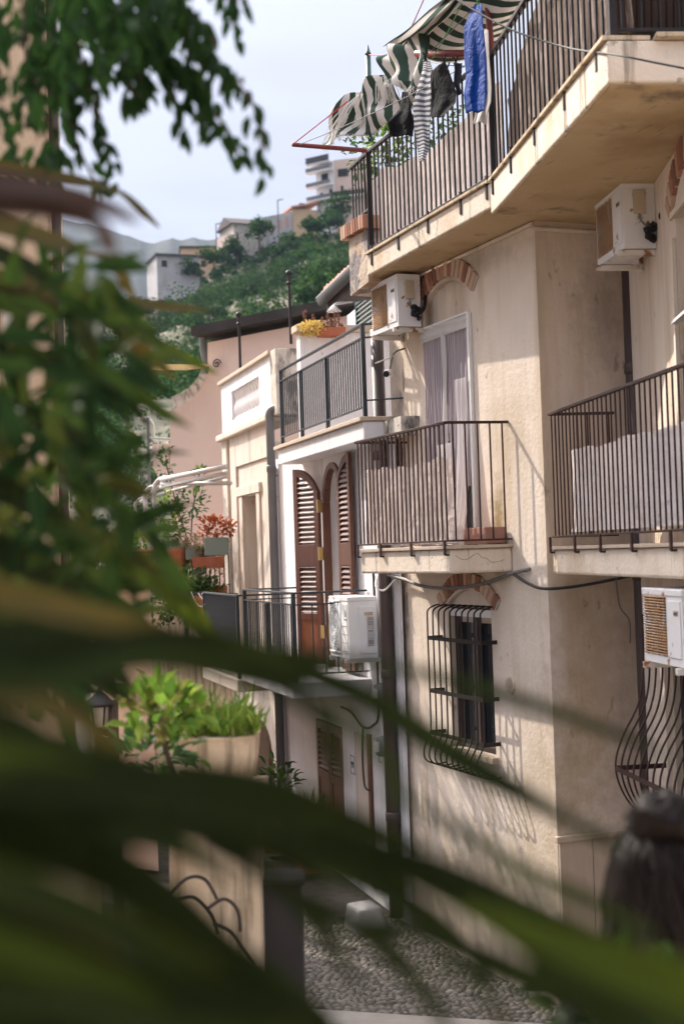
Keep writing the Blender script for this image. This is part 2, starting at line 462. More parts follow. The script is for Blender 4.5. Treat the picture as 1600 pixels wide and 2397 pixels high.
M['dirty'] = mat('weathered_concrete', (0.40, 0.36, 0.32), (0.55, 0.50, 0.45), 0.95, scale=7, bump=0.8, bscale=34,
    stains=[((0.06, 0.055, 0.05), 6, (1, 1, 0.5), 0.5, 0.62, 0.8)])
M['pink'] = mat('pink_render', (0.58, 0.44, 0.385), (0.63, 0.49, 0.43), 0.92, scale=0.8, bump=0.3, bscale=20,
    stains=[((0.36, 0.26, 0.2), 0.9, (1.6, 1.6, 0.3), 0.6, 0.82, 0.5), ((0.25, 0.2, 0.17), 5, (0.5, 1, 2.5), 0.72, 0.76, 0.5)])
M['tan'] = mat('tan_render', (0.55, 0.38, 0.24), (0.62, 0.45, 0.30), 0.92, scale=1.2, bump=0.3, bscale=20, stains=[(GRIME, 1.5, V1, 0.6, 0.8, 0.5)])
M['stone'] = mat('yellow_stone', (0.50, 0.38, 0.26), (0.60, 0.48, 0.35), 0.92, scale=6, bump=0.7, bscale=30, stains=[((0.10, 0.08, 0.05), 3, (4, 4, 0.3), 0.5, 0.64, 0.75), ((.28, .18, .09), 2, (1, 1, 1), .5, .66, .6)])
M['brick'] = mat('arch_brick', (0.36, 0.19, 0.13), (0.45, 0.27, 0.19), 0.95, scale=14, bump=0.6, bscale=60, island=[(0.30, 0.11, 0.075), (0.58, 0.38, 0.28), (0.20, 0.085, 0.06), (0.50, 0.25, 0.17), (0.64, 0.48, 0.36), (0.36, 0.15, 0.10)])
M['tile'] = mat('terracotta_tile', (0.40, 0.16, 0.10), (0.52, 0.26, 0.18), 0.9, scale=5, bump=0.3, island=[(0.42, 0.18, 0.11), (0.5, 0.27, 0.2)])
M['terracotta'] = mat('terracotta_pot', (0.34, 0.10, 0.055), (0.40, 0.14, 0.08), 0.75, scale=8, bump=0.2)
M['concrete'] = mat('grey_concrete', (0.26, 0.25, 0.24), (0.34, 0.33, 0.31), 0.9, scale=5, bump=0.4)
M['brownpaint'] = mat('brown_iron_paint', (0.034, 0.015, 0.013), (0.060, 0.030, 0.025), 0.5, scale=9, bump=0.25, bscale=50, spec=0.3, stains=[((0.20, 0.085, 0.04), 7, (1, 1, 1), 0.66, 0.74, 0.8)], dist=0.003)
M['darkiron'] = mat('dark_iron_paint', (0.016, 0.012, 0.012), (0.028, 0.021, 0.020), 0.5, scale=9, bump=0.2, bscale=50, spec=0.25, dist=0.003)
M['greyiron'] = mat('blue_grey_iron_paint', (0.020, 0.025, 0.032), (0.034, 0.040, 0.050), 0.45, scale=9, spec=0.35)
M['redpole'] = mat('red_painted_pole', (0.16, 0.022, 0.025), (0.22, 0.045, 0.04), 0.5, scale=12, spec=0.5)
M['greenpole'] = mat('green_painted_pole', (0.012, 0.05, 0.045), (0.02, 0.07, 0.06), 0.45, scale=12, spec=0.5)
M['pipe_brown'] = mat('brown_plastic_pipe', (0.060, 0.040, 0.038), (0.085, 0.060, 0.055), 0.5, scale=3, stretch=(1, 1, .3), spec=0.4)
M['pipe_grey'] = mat('grey_plastic_pipe', (0.115, 0.115, 0.12), (0.15, 0.15, 0.155), 0.5, scale=3, spec=0.4)
RUST = (0.28, 0.095, 0.02)
M['acwhite'] = mat('aged_white_enamel', (0.70, 0.69, 0.70), (0.74, 0.72, 0.73), 0.45, scale=5, bump=0.1, stains=[(RUST, 9, (1, 1, 1), 0.62, 0.66, 0.95), ((0.42, 0.34, 0.25), 4, (1, 1, 0.6), 0.62, 0.8, 0.45)], spec=0.4)
M['greywhite'] = mat('weathered_white_render', (.34, .33, .345), (.42, .40, .41), .9, scale=.6, stains=[((.24, .22, .2), .5, (1, 1, .4), .5, .7, .6)])
M['acnew'] = mat('new_white_enamel', (0.76, 0.76, 0.76), (0.79, 0.79, 0.79), 0.4, scale=3, spec=0.4)
M['acinside'] = mat('fan_housing_brown', (0.07, 0.045, 0.03), (0.13, 0.08, 0.045), 0.9)  # dark rusty brown of the parts behind the fan grille
M['rusty'] = mat('rusty_wire', (0.42, 0.22, 0.11), (0.52, 0.34, 0.2), 0.85, scale=9, stains=[((0.5, 0.45, 0.4), 5, (1, 1, 1), 0.55, 0.6, 0.8)])
M['fanrust'] = mat('rusty_fan', (0.30, 0.14, 0.05), (0.40, 0.22, 0.10), 0.8, scale=8)
M['rustwhite'] = mat('rust_eaten_bracket', (0.62, 0.58, 0.53), (0.68, 0.64, 0.6), 0.7, scale=6, bump=0.3, stains=[(RUST, 7, (1, 1, 1), 0.54, 0.6, 0.95)])
M['covertan'] = mat('yellowed_plastic', (0.46, 0.38, 0.28), (0.50, 0.42, 0.32), 0.6, scale=4)
M['black'] = mat('black_tape', (0.012, 0.012, 0.013), rough=0.6)
M['cablegrey'] = mat('grey_cable', (0.16, 0.15, 0.15), (0.22, 0.21, 0.2), 0.6, scale=20)
M['cableblk'] = mat('dark_cable', (0.045, 0.042, 0.042), (0.07, 0.065, 0.06), 0.6, scale=20)
M['whiteplastic'] = mat('white_plastic', (0.72, 0.71, 0.70), rough=0.5)
M['wood'] = mat('varnished_brown_wood', (0.085, 0.027, 0.014), (0.13, 0.045, 0.024), 0.42, scale=7, stretch=(6, 6, 0.6), spec=0.5, bump=0.15, bscale=40)
M['woodlow'] = mat('faded_orange_wood', (0.15, 0.05, 0.022), (0.21, 0.075, 0.033), 0.5, scale=7, stretch=(6, 6, 0.6))
M['brass'] = mat('brass_hinge', (0.45, 0.32, 0.14), rough=0.4, metal=0.8)
M['greenshut'] = mat('dark_green_shutter', (0.014, 0.035, 0.034), (0.022, 0.048, 0.045), 0.5, scale=6, spec=0.4)
M['darkroom'] = mat('dark_interior', (0.018, 0.018, 0.022), (0.03, 0.03, 0.034), 0.8)
M['slatgrey'] = mat('mauve_roller_slat', (0.36, 0.31, 0.33), (0.40, 0.35, 0.37), 0.7)
M['gutter'] = mat('grey_gutter', (0.050, 0.053, 0.058), (0.07, 0.072, 0.076), 0.6, scale=4, spec=0.15)
M['boards'] = mat('dark_eave_boards', (0.055, 0.042, 0.042), (0.085, 0.065, 0.062), 0.8, scale=4, stretch=(1, 6, 1))
M['roofdark'] = mat('dark_roof_felt', (0.028, 0.024, 0.024), (0.045, 0.04, 0.04), 0.85, scale=3)
M['yellowcorr'] = mat('yellow_corrugated_sheet', (0.55, 0.40, 0.18), (0.62, 0.47, 0.25), 0.7)
M['tubewhite'] = mat('white_painted_tube', (0.42, 0.40, 0.40), (0.50, 0.48, 0.47), 0.45, scale=6, stains=[(RUST, 8, (1, 1, 1), 0.70, 0.74, 0.7)])
M['cordwhite'] = mat('white_cord', (0.7, 0.68, 0.64), rough=0.7)
M['cordred'] = mat('red_cord', (0.5, 0.03, 0.05), rough=0.7)
M['cordgreen'] = mat('green_cord', (0.10, 0.28, 0.10), rough=0.7)
M['glass'] = mat('dark_window_glass', (0.02, 0.024, 0.03), rough=0.08, spec=0.6)
M['cobble'] = mat('street_cobble', (0.085, 0.078, 0.065), (0.17, 0.15, 0.12), 0.65, scale=3, bump=0.4, island=[(0.06, 0.056, 0.048), (0.20, 0.175, 0.145)])
M['mortar'] = mat('street_mortar', (0.055, 0.048, 0.04), (0.11, 0.095, 0.08), 0.95, scale=8, bump=0.5)
M['slabstone'] = mat('street_slab', (0.27, 0.24, 0.21), (0.34, 0.31, 0.27), 0.7, scale=6, bump=0.3)
M['soil'] = mat('hill_soil', (0.055, 0.06, 0.035), (0.16, 0.135, 0.10), 0.95, scale=0.09, stains=[((0.30, 0.25, 0.2), 0.16, (1, 1, 1.6), 0.56, 0.62, 0.9)])
M['earth'] = mat('ground_earth', (0.12, 0.11, 0.07), (0.2, 0.17, 0.12), 0.95, scale=0.1)
M['mount'] = mat('far_mountain_scrub', (0.022, 0.03, 0.026), (0.045, 0.05, 0.04), 0.95, scale=0.02, stains=[((0.07, 0.07, 0.06), 0.012, (1, 1, 1), 0.55, 0.65, 0.6)])
M['scrub'] = leafmat('hillside_leaves', [(0.014, 0.038, 0.011), (0.032, 0.082, 0.019), (0.075, 0.15, 0.03)], 0.3, 0.8, noise_col=(0.022, 0.040, 0.020), nscale=0.035, spec=0.04)
M['strap'] = leafmat('strap_leaf', [(0.009, 0.014, 0.004), (0.015, 0.021, 0.005), (0.008, 0.014, 0.007)], 0.35, 0.75, spec=0.06)
M['strapmid'] = leafmat('mid_green_strap_leaf', [(0.016, 0.027, 0.006), (0.024, 0.034, 0.008)], 0.4, 0.7, spec=0.08)
M['strapbright'] = leafmat('bright_strap_leaf', [(0.04, 0.06, 0.006), (0.055, 0.075, 0.008)], 0.45, 0.6, spec=0.1)
M['strapolive'] = leafmat('olive_brown_strap_leaf', [(0.06, 0.052, 0.010), (0.08, 0.058, 0.016)], 0.35, 0.6, spec=0.1)
M['strapbrown'] = leafmat('withered_strap_leaf', [(0.05, 0.026, 0.018), (0.065, 0.035, 0.024)], 0.25, 0.7, spec=0.1)
M['treeleaf'] = leafmat('tree_leaf', [(0.010, 0.030, 0.008), (0.018, 0.048, 0.012), (0.026, 0.066, 0.014)], 0.3, 0.5, spec=0.15)
M['shrubleaf'] = leafmat('shrub_leaf', [(0.010, 0.026, 0.009), (0.020, 0.045, 0.010), (0.035, 0.062, 0.012), (0.06, 0.06, 0.014)], 0.4, 0.6, spec=0.12)
M['bright'] = leafmat('bright_young_leaf', [(0.06, 0.13, 0.02), (0.14, 0.25, 0.035), (0.24, 0.33, 0.05), (0.20, 0.17, 0.06)], 0.5, 0.6, spec=0.12)
M['potgreen'] = leafmat('pot_plant_leaf', [(0.02, 0.05, 0.02), (0.05, 0.11, 0.03), (0.12, 0.18, 0.04)], 0.4, 0.5)
M['orange'] = leafmat('orange_leaf', [(0.28, 0.06, 0.02), (0.42, 0.11, 0.04), (0.2, 0.05, 0.025)], 0.4, 0.6)
M['palepinkleaf'] = leafmat('pale_pink_succulent', [(0.45, 0.27, 0.2), (0.36, 0.22, 0.16), (0.25, 0.25, 0.1)], 0.3, 0.6)
M['yellowflower'] = leafmat('yellow_flower', [(0.62, 0.45, 0.12), (0.75, 0.58, 0.2)], 0.3, 0.7)
M['dryleaf'] = leafmat('dry_flower_spike', [(0.18, 0.08, 0.06), (0.25, 0.13, 0.09)], 0.3, 0.8)
M['bark'] = mat('bark', (0.06, 0.045, 0.032), (0.10, 0.075, 0.055), 0.9, scale=8, bump=0.5)
M['petal'] = leafmat('pale_petal', [(0.6, 0.6, 0.55), (0.5, 0.45, 0.38)], 0.3, 0.6)
M['canvas'] = clothmat('beige_canvas', (0.76, 0.665, 0.625), 0.4, wrinkle=0.5)
M['canvaswhite'] = clothmat('pale_quilted_canvas', (0.80, 0.74, 0.73), 0.3, wrinkle=0.7)
M['awning'] = clothmat('green_white_awning', (0.70, 0.65, 0.60), 0.35, stripes=((0.060, 0.095, 0.072), 'Y', 7.5, 0.5, 0.3))
M['awningflap'] = clothmat('green_white_awning_flap', (0.70, 0.65, 0.60), 0.3, stripes=((0.055, 0.09, 0.07), 'X', 4.2, 0.52, 0.5))
M['awningrag'] = clothmat('green_white_awning_rag', (0.74, 0.70, 0.68), 0.35, stripes=((0.065, 0.10, 0.076), 'X', 7.0, 0.48, 0.6))
M['clothblack'] = clothmat('black_cloth', (0.010, 0.010, 0.012), 0.08, wrinkle=0.5)
M['clothblue'] = clothmat('blue_cloth', (0.001, 0.040, 0.24), 0.12, rough=0.7, wrinkle=0.7)
M['clothgrey'] = clothmat('striped_grey_cloth', (0.50, 0.50, 0.52), 0.25, stripes=((0.10, 0.10, 0.12), 'Y', 26, 0.5, 0.3))
M['clothslate'] = clothmat('slate_cloth', (0.05, 0.055, 0.075), 0.2)
M['clothwhite'] = clothmat('white_cloth', (0.72, 0.69, 0.67), 0.4)
M['sheer'] = clothmat('sheer_curtain', (0.60, 0.53, 0.57), 0.4, stripes=((0.40, 0.34, 0.38), 'X', 16, 0.4, 0.2), sheer=0.22)
M['sheerwhite'] = clothmat('sheer_white_curtain', (0.85, 0.79, 0.79), 0.45, sheer=0.08)
M['skin'] = mat('skin', (0.50, 0.27, 0.19), (0.55, 0.31, 0.22), 0.5, scale=6)
M['hair'] = mat('dark_brown_hair', (0.010, 0.007, 0.006), (0.016, 0.011, 0.009), 0.6, scale=30, stretch=(8, 8, 0.5), spec=0.12)
M['topdark'] = mat('black_top', (0.014, 0.014, 0.015), (0.02, 0.02, 0.02), 0.9)
M['jeans'] = mat('dark_trousers', (0.03, 0.035, 0.05), rough=0.9)
M['ink'] = mat('grey_printed_ink', (0.10, 0.11, 0.11), rough=0.7)
M['inkgreen'] = mat('green_printed_logo', (0.06, 0.22, 0.16), rough=0.6)
M['redink'] = mat('red_tape', (0.4, 0.03, 0.03), rough=0.6)

# ------------------------------------------------------------------ frames of the street's facades
A = Frame(1.384, 11.82, .366, -.93)          # cream house
B = Frame(2.36, 11.57, -.049, -.999)         # recessed near wall of the same house
BR = Frame(1.615, 11.10, .13, -.9915)        # outer line of the near balcony
C = Frame(.40, 14.35, .276, -.961)           # white house and pale house beyond it
_g0, _g1 = at(752, 703, 21.6), at(838, 618, 19.1)
G = Frame(_g0.x, _g0.y, _g1.x-_g0.x, _g1.y-_g0.y)              # upper white house with eave
PK = Frame(-2.63, 26.0, .90, -.43)           # pink house across the end of the street

def struct(o):
    o['kind'] = 'structure'
    return o

def locA(fr, x, y):
    d = Vector((x, y, 0)) - fr.o
    return d.dot(fr.ux), d.dot(fr.uy)

def bow(a, b, sag, n=14, j=0.0):
    a = Vector(a); b = Vector(b); out = []
    for i in range(n+1):
        t = i/n; p = a.lerp(b, t); p.z -= sag*4*t*(1-t)
        out.append(p + Vector((random.uniform(-j, j), random.uniform(-j, j), random.uniform(-j, j))))
    return out

def smooth_path(pts, n=6):
    pts = [Vector(p) for p in pts]; out = []
    for i in range(len(pts)-1):
        p0 = pts[max(i-1, 0)]; p1 = pts[i]; p2 = pts[i+1]; p3 = pts[min(i+2, len(pts)-1)]
        for k in range(n):
            t = k/n
            out.append(0.5*((2*p1)+(p2-p0)*t+(2*p0-5*p1+4*p2-p3)*t*t+(3*p1-p0-3*p2+p3)*t**3))
    out.append(pts[-1]); return out

# ================================================================== ground
street = MB(); 
NX, NY = 60, 60
street.add([(-40, -30, -.042), (40, -30, -.042), (40, 40, -.042), (-40, 40, -.042)], [(0, 1, 2, 3)])
struct(street.build('street', M['mortar']))
gnd = MB().add([(-9000, -9000, -6.0), (9000, -9000, -6.0), (9000, 9000, -6.0), (-9000, 9000, -6.0)], [(0, 1, 2, 3)])
struct(gnd.build('ground', M['earth']))
st = MB()
y = 9.0
while y < 14.4:
    x = -1.2 + random.uniform(0, .05); rw = random.uniform(.044, .066)
    while x < 2.3:
        wd_ = random.uniform(.04, .085)
        xl, yl = locA(A, x, y)
        if yl < 0.02 and random.random() < .96:
            st.blob((x+wd_/2, y+random.uniform(-.01, .01), -.052+random.uniform(-.010, .006)), (wd_*.56*random.uniform(.8, 1.1), rw*.58*random.uniform(.8, 1.1), random.uniform(.022, .034)), 2, 0.07)
        x += wd_+.004
    y += rw
o = st.build('cobblestones', M['cobble'], smooth=True); o['kind'] = 'stuff'
sl = MB()
for a, b, w in (((-.9, 11.3), (1.4, 10.6), .30), ((0.1, 10.2), (1.9, 9.7), .26)):
    sl.bar((a[0], a[1], -.0), (b[0], b[1], -.0), w, .06)
struct(sl.build('paved_path', M['slabstone'], bevel=.01))
tr = MB().plan([(-4, -5), (5, -5), (5, 4.7), (-4, 4.7)], -.3, 1.37)
struct(tr.build('terrace_ground', M['stone']))

# ================================================================== CREAM HOUSE
def onz(px, py, z):
    d = ray(px, py); t = (z-E)/d.z; q = d*t
    return Vector((q.x, q.y, 0))
T0, T1, T2 = onz(869, 582, E+2.86), onz(1159, 408, E+2.86), onz(1434, 71, E+2.86)
house = thing('cream_house', 'cream plastered house with brick arches over a curtained balcony door and a barred window', 'house', A, (0.605, 0, 0))
DX0, DX1 = -1.55, -.585
WX0, WX1 = -1.23, -.384
w = MB()
wall_shell(w, -2.36, .605, -.1, 6.45, [(DX0, DX1, E+.02, E+2.42, .15), (WX0, WX1, E-1.78, E-.36, .13)], .16)
w.add([(.605, 0, -.1), (.605, 1.3, -.1), (.605, 1.3, 6.45), (.605, 0, 6.45)], [(0, 1, 2, 3)])        # recess side
w.add([(-2.36, 0, -.1), (-2.36, 3, -.1), (-2.36, 3, 6.45), (-2.36, 0, 6.45)], [(3, 2, 1, 0)])
w.add([(-2.36, 3, -.1), (.605, 3, -.1), (.605, 3, 6.45), (-2.36, 3, 6.45)], [(3, 2, 1, 0)])
w.build('wall', M['cream'], house)
# plinth: stone slabs with open joints, a sill course on top
pl = MB(); pt = MB()
x = -2.28
while x < .60:
    x1 = min(x+.29, .60)
    pl.box(x+.003, x1-.003, -.035, -.002, -.1, .50-.04*x)
    x = x1
pt.hexa([(-2.28, -.05, .50+.092), (.62, -.05, .478), (.62, -.002, .478), (-2.28, -.002, .592), (-2.28, -.05, .63), (.62, -.05, .515), (.62, -.002, .515), (-2.28, -.002, .63)])
y = 0.0
while y < .78:
    pl.box(.607, .635, y+.003, min(y+.30, .8)-.003, -.1, 1.27); y += .30
pt.box(.607, .655, -.03, .8, 1.272, 1.32)
pl.build('plinth', M['plinth'], house, bevel=.003)
pt.build('plinth_cap', M['plinth'], house, bevel=.006)

def arch_bricks(fr, x0, x1, zs, rise, n, parent, depth=.085, length=.16, out=.034):
    """A soldier course of bricks round a segmental arch, each turned to the curve."""
    mb = MB(); wdt = x1-x0; ratio = rise/wdt
    h = rise; r = (wdt*wdt/4+h*h)/(2*h); cx = (x0+x1)/2; cz = zs+h-r
    a0 = math.asin(wdt/2/r)*1.10
    for k in range(n):
        am = -a0+(k+.5)*2*a0/n; da = a0/n*.74
        L = length*random.uniform(.96, 1.04); o1 = out+random.uniform(-.005, .005)
        poly = [(cx+math.sin(am-da)*(r-.005), cz+math.cos(am-da)*(r-.005)), (cx+math.sin(am+da)*(r-.005), cz+math.cos(am+da)*(r-.005)),
                (cx+math.sin(am+da)*(r+L), cz+math.cos(am+da)*(r+L)), (cx+math.sin(am-da)*(r+L), cz+math.cos(am-da)*(r+L))]
        mb.prism(poly, -o1, .03)
    mo = MB(); prev = None
    for k in range(25):
        a = -a0*1.01+2.02*a0*k/24; q0 = (cx+math.sin(a)*(r+.002), cz+math.cos(a)*(r+.002)); q1 = (cx+math.sin(a)*(r+length*.97), cz+math.cos(a)*(r+length*.97))
        if prev: mo.prism([prev[0], q0, q1, prev[1]], -out*.55, .02)
        prev = (q0, q1)
    mo.build('arch_mortar', M['dirty'], parent)
    return mb.build('brick_arch', M['brick'], parent, bevel=.004)
arch_bricks(A, DX0-.02, DX1+.05, E+2.27, .19, 17, house)
arch_bricks(A, WX0-.06, WX1+.06, E-.50, .17, 15, house, length=.13)

# upper opening: blind plaster panel under the arch, then the door
MB().box(DX0-.002, DX1+.002, .055, .075, E+2.06, E+2.43).build('blind_panel', M['cream'], house)
fr_ = MB()
fr_.box(DX0, DX0+.06, .07, .13, E+.02, E+2.06); fr_.box(DX1-.06, DX1, .07, .13, E+.02, E+2.06); fr_.box(DX0+.06, DX1-.06, .07, .13, E+2.0, E+2.06); fr_.box(-1.10, -1.03, .07, .13, E+.02, E+2.0)
door = fr_.build('balcony_door', M['whiteplastic'], house, bevel=.004)
sl = MB()
z = E+1.0
while z < E+1.98:
    sl.box(DX0+.062, DX1-.062, .10, .116, z, z+.052); z += .058
sl.build('roller_shutter', M['slatgrey'], door)
MB().box(DX0+.062, DX1-.062, .118, .128, E+.03, E+1.0).build('door_glass', M['glass'], door)
# window: blind box, frame, dark panes
MB().box(WX0, WX1, .05, .075, E-.52, E-.35).build('blind_panel', M['cream'], house)
wn = MB()
wn.box(WX0, WX1, .03, .10, E-.58, E-.52); wn.box(WX0, WX0+.05, .06, .11, E-1.78, E-.58); wn.box(WX1-.05, WX1, .06, .11, E-1.78, E-.58)
wn.box(WX0+.05, WX1-.05, .06, .11, E-1.78, E-1.73); wn.box(-.83, -.78, .06, .11, E-1.73, E-.58)
win = wn.build('window', M['pipe_brown'], house, bevel=.004)
MB().box(WX0+.05, WX1-.05, .115, .125, E-1.73, E-.66).build('pane', M['glass'], win)
MB().box(WX0+.003, WX1-.003, .012, .058, E-.60, E-.535).build('blind_roll', M['whiteplastic'], win)
MB().box(WX0-.05, WX1+.05, -.06, .06, E-1.84, E-1.782).build('window_sill', M['plinth'], house, bevel=.006)

def blotch(fr, cx, cz, rx, rz, y, seed, mb):
    rg_ = random.Random(seed); n = 22; ring = []
    for k in range(n):
        a = 2*math.pi*k/n; r_ = .65+.35*rg_.random(); ring.append((cx+rx*r_*math.cos(a), cz+rz*r_*math.sin(a)))
    mb.prism(ring, y-.003, y-.0005)
BARE = mat('bare_grey_render', (.26, .22, .20), (.36, .31, .28), .95, scale=9, bump=.7, bscale=40)
for px_, py_, rx, rz, sd in ((938, 960, .06, .22, 1), (944, 890, .03, .12, 2), (952, 1410, .035, .14, 3), (945, 1450, .03, .12, 4), (962, 1010, .02, .06, 5), (940, 1060, .05, .1, 6)):
    x, z = A.hit(px_, py_); pb = MB(); blotch(A, x, z, rx, rz, 0, sd, pb); pb.build('bare_patch', BARE, house)
ck = MB()
rg_ = random.Random(5)
pts = []
for k in range(12): pts.append(A.w(.0, 0, 0)) if False else pts.append((-.018+.052*k/11+.004, -.50+.42*k/11, E-.05-.05*k/11-.04*math.sin(k*.9)*rg_.random()))
ck.tube(pts, .0014, 4); ck.build('crack', M['darkroom'], house)
# balcony slab of the cream house, rounded on its underside
bs = MB()
bs.plan([(-1.95, -.545), (-.02, -.545), (.04, -.001), (-1.95, -.001)], E-.20, E)
bl = bs.build('balcony_slab', M['fascia'], house, bevel=.02)
MB().plan([(-1.97, -.57), (.0, -.57), (.06, -.001), (-1.97, -.001)], E+.002, E+.03).build('slab_edge_tile', M['plinth'], bl, bevel=.004)

# terrace slab over the street, two runs bent at the recess
sb = MB()
def LA(v): return locA(A, v.x, v.y)
n1 = Vector((-.93, -.366, 0)); n2 = Vector((-.995, -.10, 0))
e0 = T0 + n1*.05; e1 = T1 + (n1+n2)*.026; e2 = T2 + n2*.05 + Vector((0, -.05, 0))
sb.plan([LA(e0), LA(e1), LA(Vector((3.4, 11.4, 0))), LA(Vector((2.2, 15.2, 0))), LA(Vector((.75, 14.3, 0)))], E+2.60, E+2.79)
sl_ = sb.build('terrace_slab', M['fascia'], house, bevel=.012)
sb = MB()
sb.plan([LA(e1-n2*.003), LA(e2), LA((e2+Vector((2.6, .22, 0)))), LA(Vector((4.2, 11.3, 0)))], E+2.55, E+2.787)
s2_ = sb.build('terrace_slab', M['fascia'], house, bevel=.012)
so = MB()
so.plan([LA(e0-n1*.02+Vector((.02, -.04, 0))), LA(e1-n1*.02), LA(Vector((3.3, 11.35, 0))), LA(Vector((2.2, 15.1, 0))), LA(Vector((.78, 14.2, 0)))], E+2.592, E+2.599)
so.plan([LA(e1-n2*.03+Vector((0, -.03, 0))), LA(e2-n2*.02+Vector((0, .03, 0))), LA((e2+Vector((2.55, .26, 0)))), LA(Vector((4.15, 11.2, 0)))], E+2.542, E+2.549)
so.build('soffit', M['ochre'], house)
tl = MB()
def strip(mb, p, q, nn, o0, o1, z0, z1):
    mb.plan([LA(p+nn*o1), LA(q+nn*o1), LA(q+nn*o0), LA(p+nn*o0)], z0, z1)
strip(tl, e0, e1, n1, -.22, .025, E+2.793, E+2.818)
strip(tl, e1+Vector((.01, -.03, 0)), e2, n2, -.25, .025, E+2.79, E+2.816)
tl.plan([LA(e2+Vector((.27, -.03, 0))), LA(e2+Vector((2.6, .16, 0))), LA(e2+Vector((2.6, .5, 0))), LA(e2+Vector((.27, .3, 0)))], E+2.79, E+2.816)
tl.build('slab_edge_tile', M['stone'], house, bevel=.004)
# moulding where wall and soffit meet
md = MB()
md.tube([(-2.3, -.02, E+2.57), (.60, -.02, E+2.57)], .018, 8)
md.tube([(.63, -.02, E+2.525), (.63, .85, E+2.525)], .018, 8)
md.build('soffit_moulding', M['cream'], house, smooth=True)

# brick capped parapet stub at the far end of the terrace
pp = thing('parapet', 'crumbling plaster parapet stub with a brick cap beyond the terrace railing', 'parapet', A, (*LA(T0), E+2.5))
ax, ay = LA(T0 + n1*.03)
pL = ax-A.X(806, 545, ay); pb = MB(); pb.hexa([(ax-pL+.10, ay, E+2.5), (ax-.03, ay, E+2.55), (ax-.03, ay+.42, E+2.55), (ax-pL+.10, ay+.42, E+2.5), (ax-pL+.10, ay, E+3.05), (ax-.03, ay, E+3.05), (ax-.03, ay+.42, E+3.05), (ax-pL+.10, ay+.42, E+3.05)])
pb.build('plaster_body', mat('crumbling_plaster', (.42, .34, .28), (.58, .47, .38), .95, scale=5, bump=1, bscale=16, stains=[((.2, .18, .19), 3, (1, 1, 1), .5, .56, .9), ((.5, .33, .2), 4, (1, 1, 1), .58, .62, .8)], dist=.02), pp)
ps = MB(); x = ax-pL
while x < ax:
    ps.box(x+.006, x+.058, ay-.05, ay+.47, E+3.055+random.uniform(0, .004), E+3.19+random.uniform(-.004, .004)); x += .066
ps.build('brick_cap', M['brick'], pp, bevel=.005)

# ================================================================== railings
def railing(label, fr, base, segs, material, group=None, name='balcony_railing', bar=.013, flat=(.03, .012), sub=None, brackets=(), posts=(), postw=.035):
    """segs: (p, q, z_bottom, z_top, n_bars); sub: extra rail that far under the top; brackets: points where an arm runs down to the slab."""
    t = thing(name, label, 'railing', fr, base, group)
    first = None; b0 = Vector(base)
    for p, q, zb, zt, n in segs:
        p = Vector(p); q = Vector(q)
        top = MB().bar((p.x, p.y, zt), (q.x, q.y, zt), flat[0], flat[1]*1.4); top.build('top_rail', material, t, bevel=.003)
        bot = MB().bar((p.x, p.y, zb), (q.x, q.y, zb), flat[0]*.8, flat[1]); bot.build('bottom_rail', material, t, bevel=.003)
        zt2 = zt
        if sub:
            MB().bar((p.x, p.y, zt-sub), (q.x, q.y, zt-sub), flat[0]*.8, flat[1]).build('middle_rail', material, t); zt2 = zt-sub
        d = (q-p).normalized(); d.z = 0
        yaw = math.atan2(d.y, d.x)
        for k in range(n):
            pos = p.lerp(q, (k+.5)/n)
            hh = zt2-zb
            if first is None or abs(first[1]-hh) > 1e-4:
                OFF['tmp'] = Vector((0, 0, 0))
                m_ = MB().box(-bar/2, bar/2, -bar/2, bar/2, 0, hh)
                o = m_.build('baluster', material); o.parent = t; first = (o, hh)
                OFF[o.name] = Vector(base)
            else:
                o = first[0].copy(); COL.objects.link(o); o.parent = t
            o.location = Vector((pos.x, pos.y, zb))-b0; o.rotation_euler = (0, 0, yaw)
    for (px_, py_, z0, z1) in posts:
        MB().box(px_-postw/2, px_+postw/2, py_-postw/2, py_+postw/2, z0, z1).build('post', material, t, bevel=.004)
    for (a, b, z0, z1) in brackets:
        a = Vector(a); b = Vector(b)
        m_ = MB(); m_.bar((a.x, a.y, z1), (a.x, a.y, z0), .03, .014, up=(b-a)); m_.bar((a.x, a.y, z0), (b.x, b.y, z0), .03, .014)
        m_.build('bracket', material, t)
    return t

# terrace railing (world axes)
ZB, ZT = E+2.86, E+3.78
Tm = T0+Vector((-.165, .56, 0)); T3 = T2+Vector((2.6, .27, 0))
br = []
for s in (.05, .30, .55, .80, .98):
    p = T0.lerp(T1, s) + n1*.0; br.append((p+n1*.055, p-n1*.02, E+2.68, ZB))
for s in (.04, .24, .47, .72, .95):
    p = T1.lerp(T2, s); br.append((p+n2*.055, p-n2*.02, E+2.68, ZB))
railing('dark brown terrace railing high above the street that laundry hangs over', WORLD, (*T1.xy, ZB),
        [(T1, T0, ZB, ZT, 27), (T1, T2, ZB, ZT, 25), (T0, Tm, E+3.24, ZT, 6), (T2, T3, ZB, ZT, 24)], M['darkiron'], bar=.0135, flat=(.04, .022),
        brackets=br, posts=[(T0.x, T0.y, E+2.82, ZT+.02), (T1.x-.01, T1.y+.02, E+2.7, ZT+.02), (T2.x, T2.y, E+2.82, ZT+.02)], postw=.045)
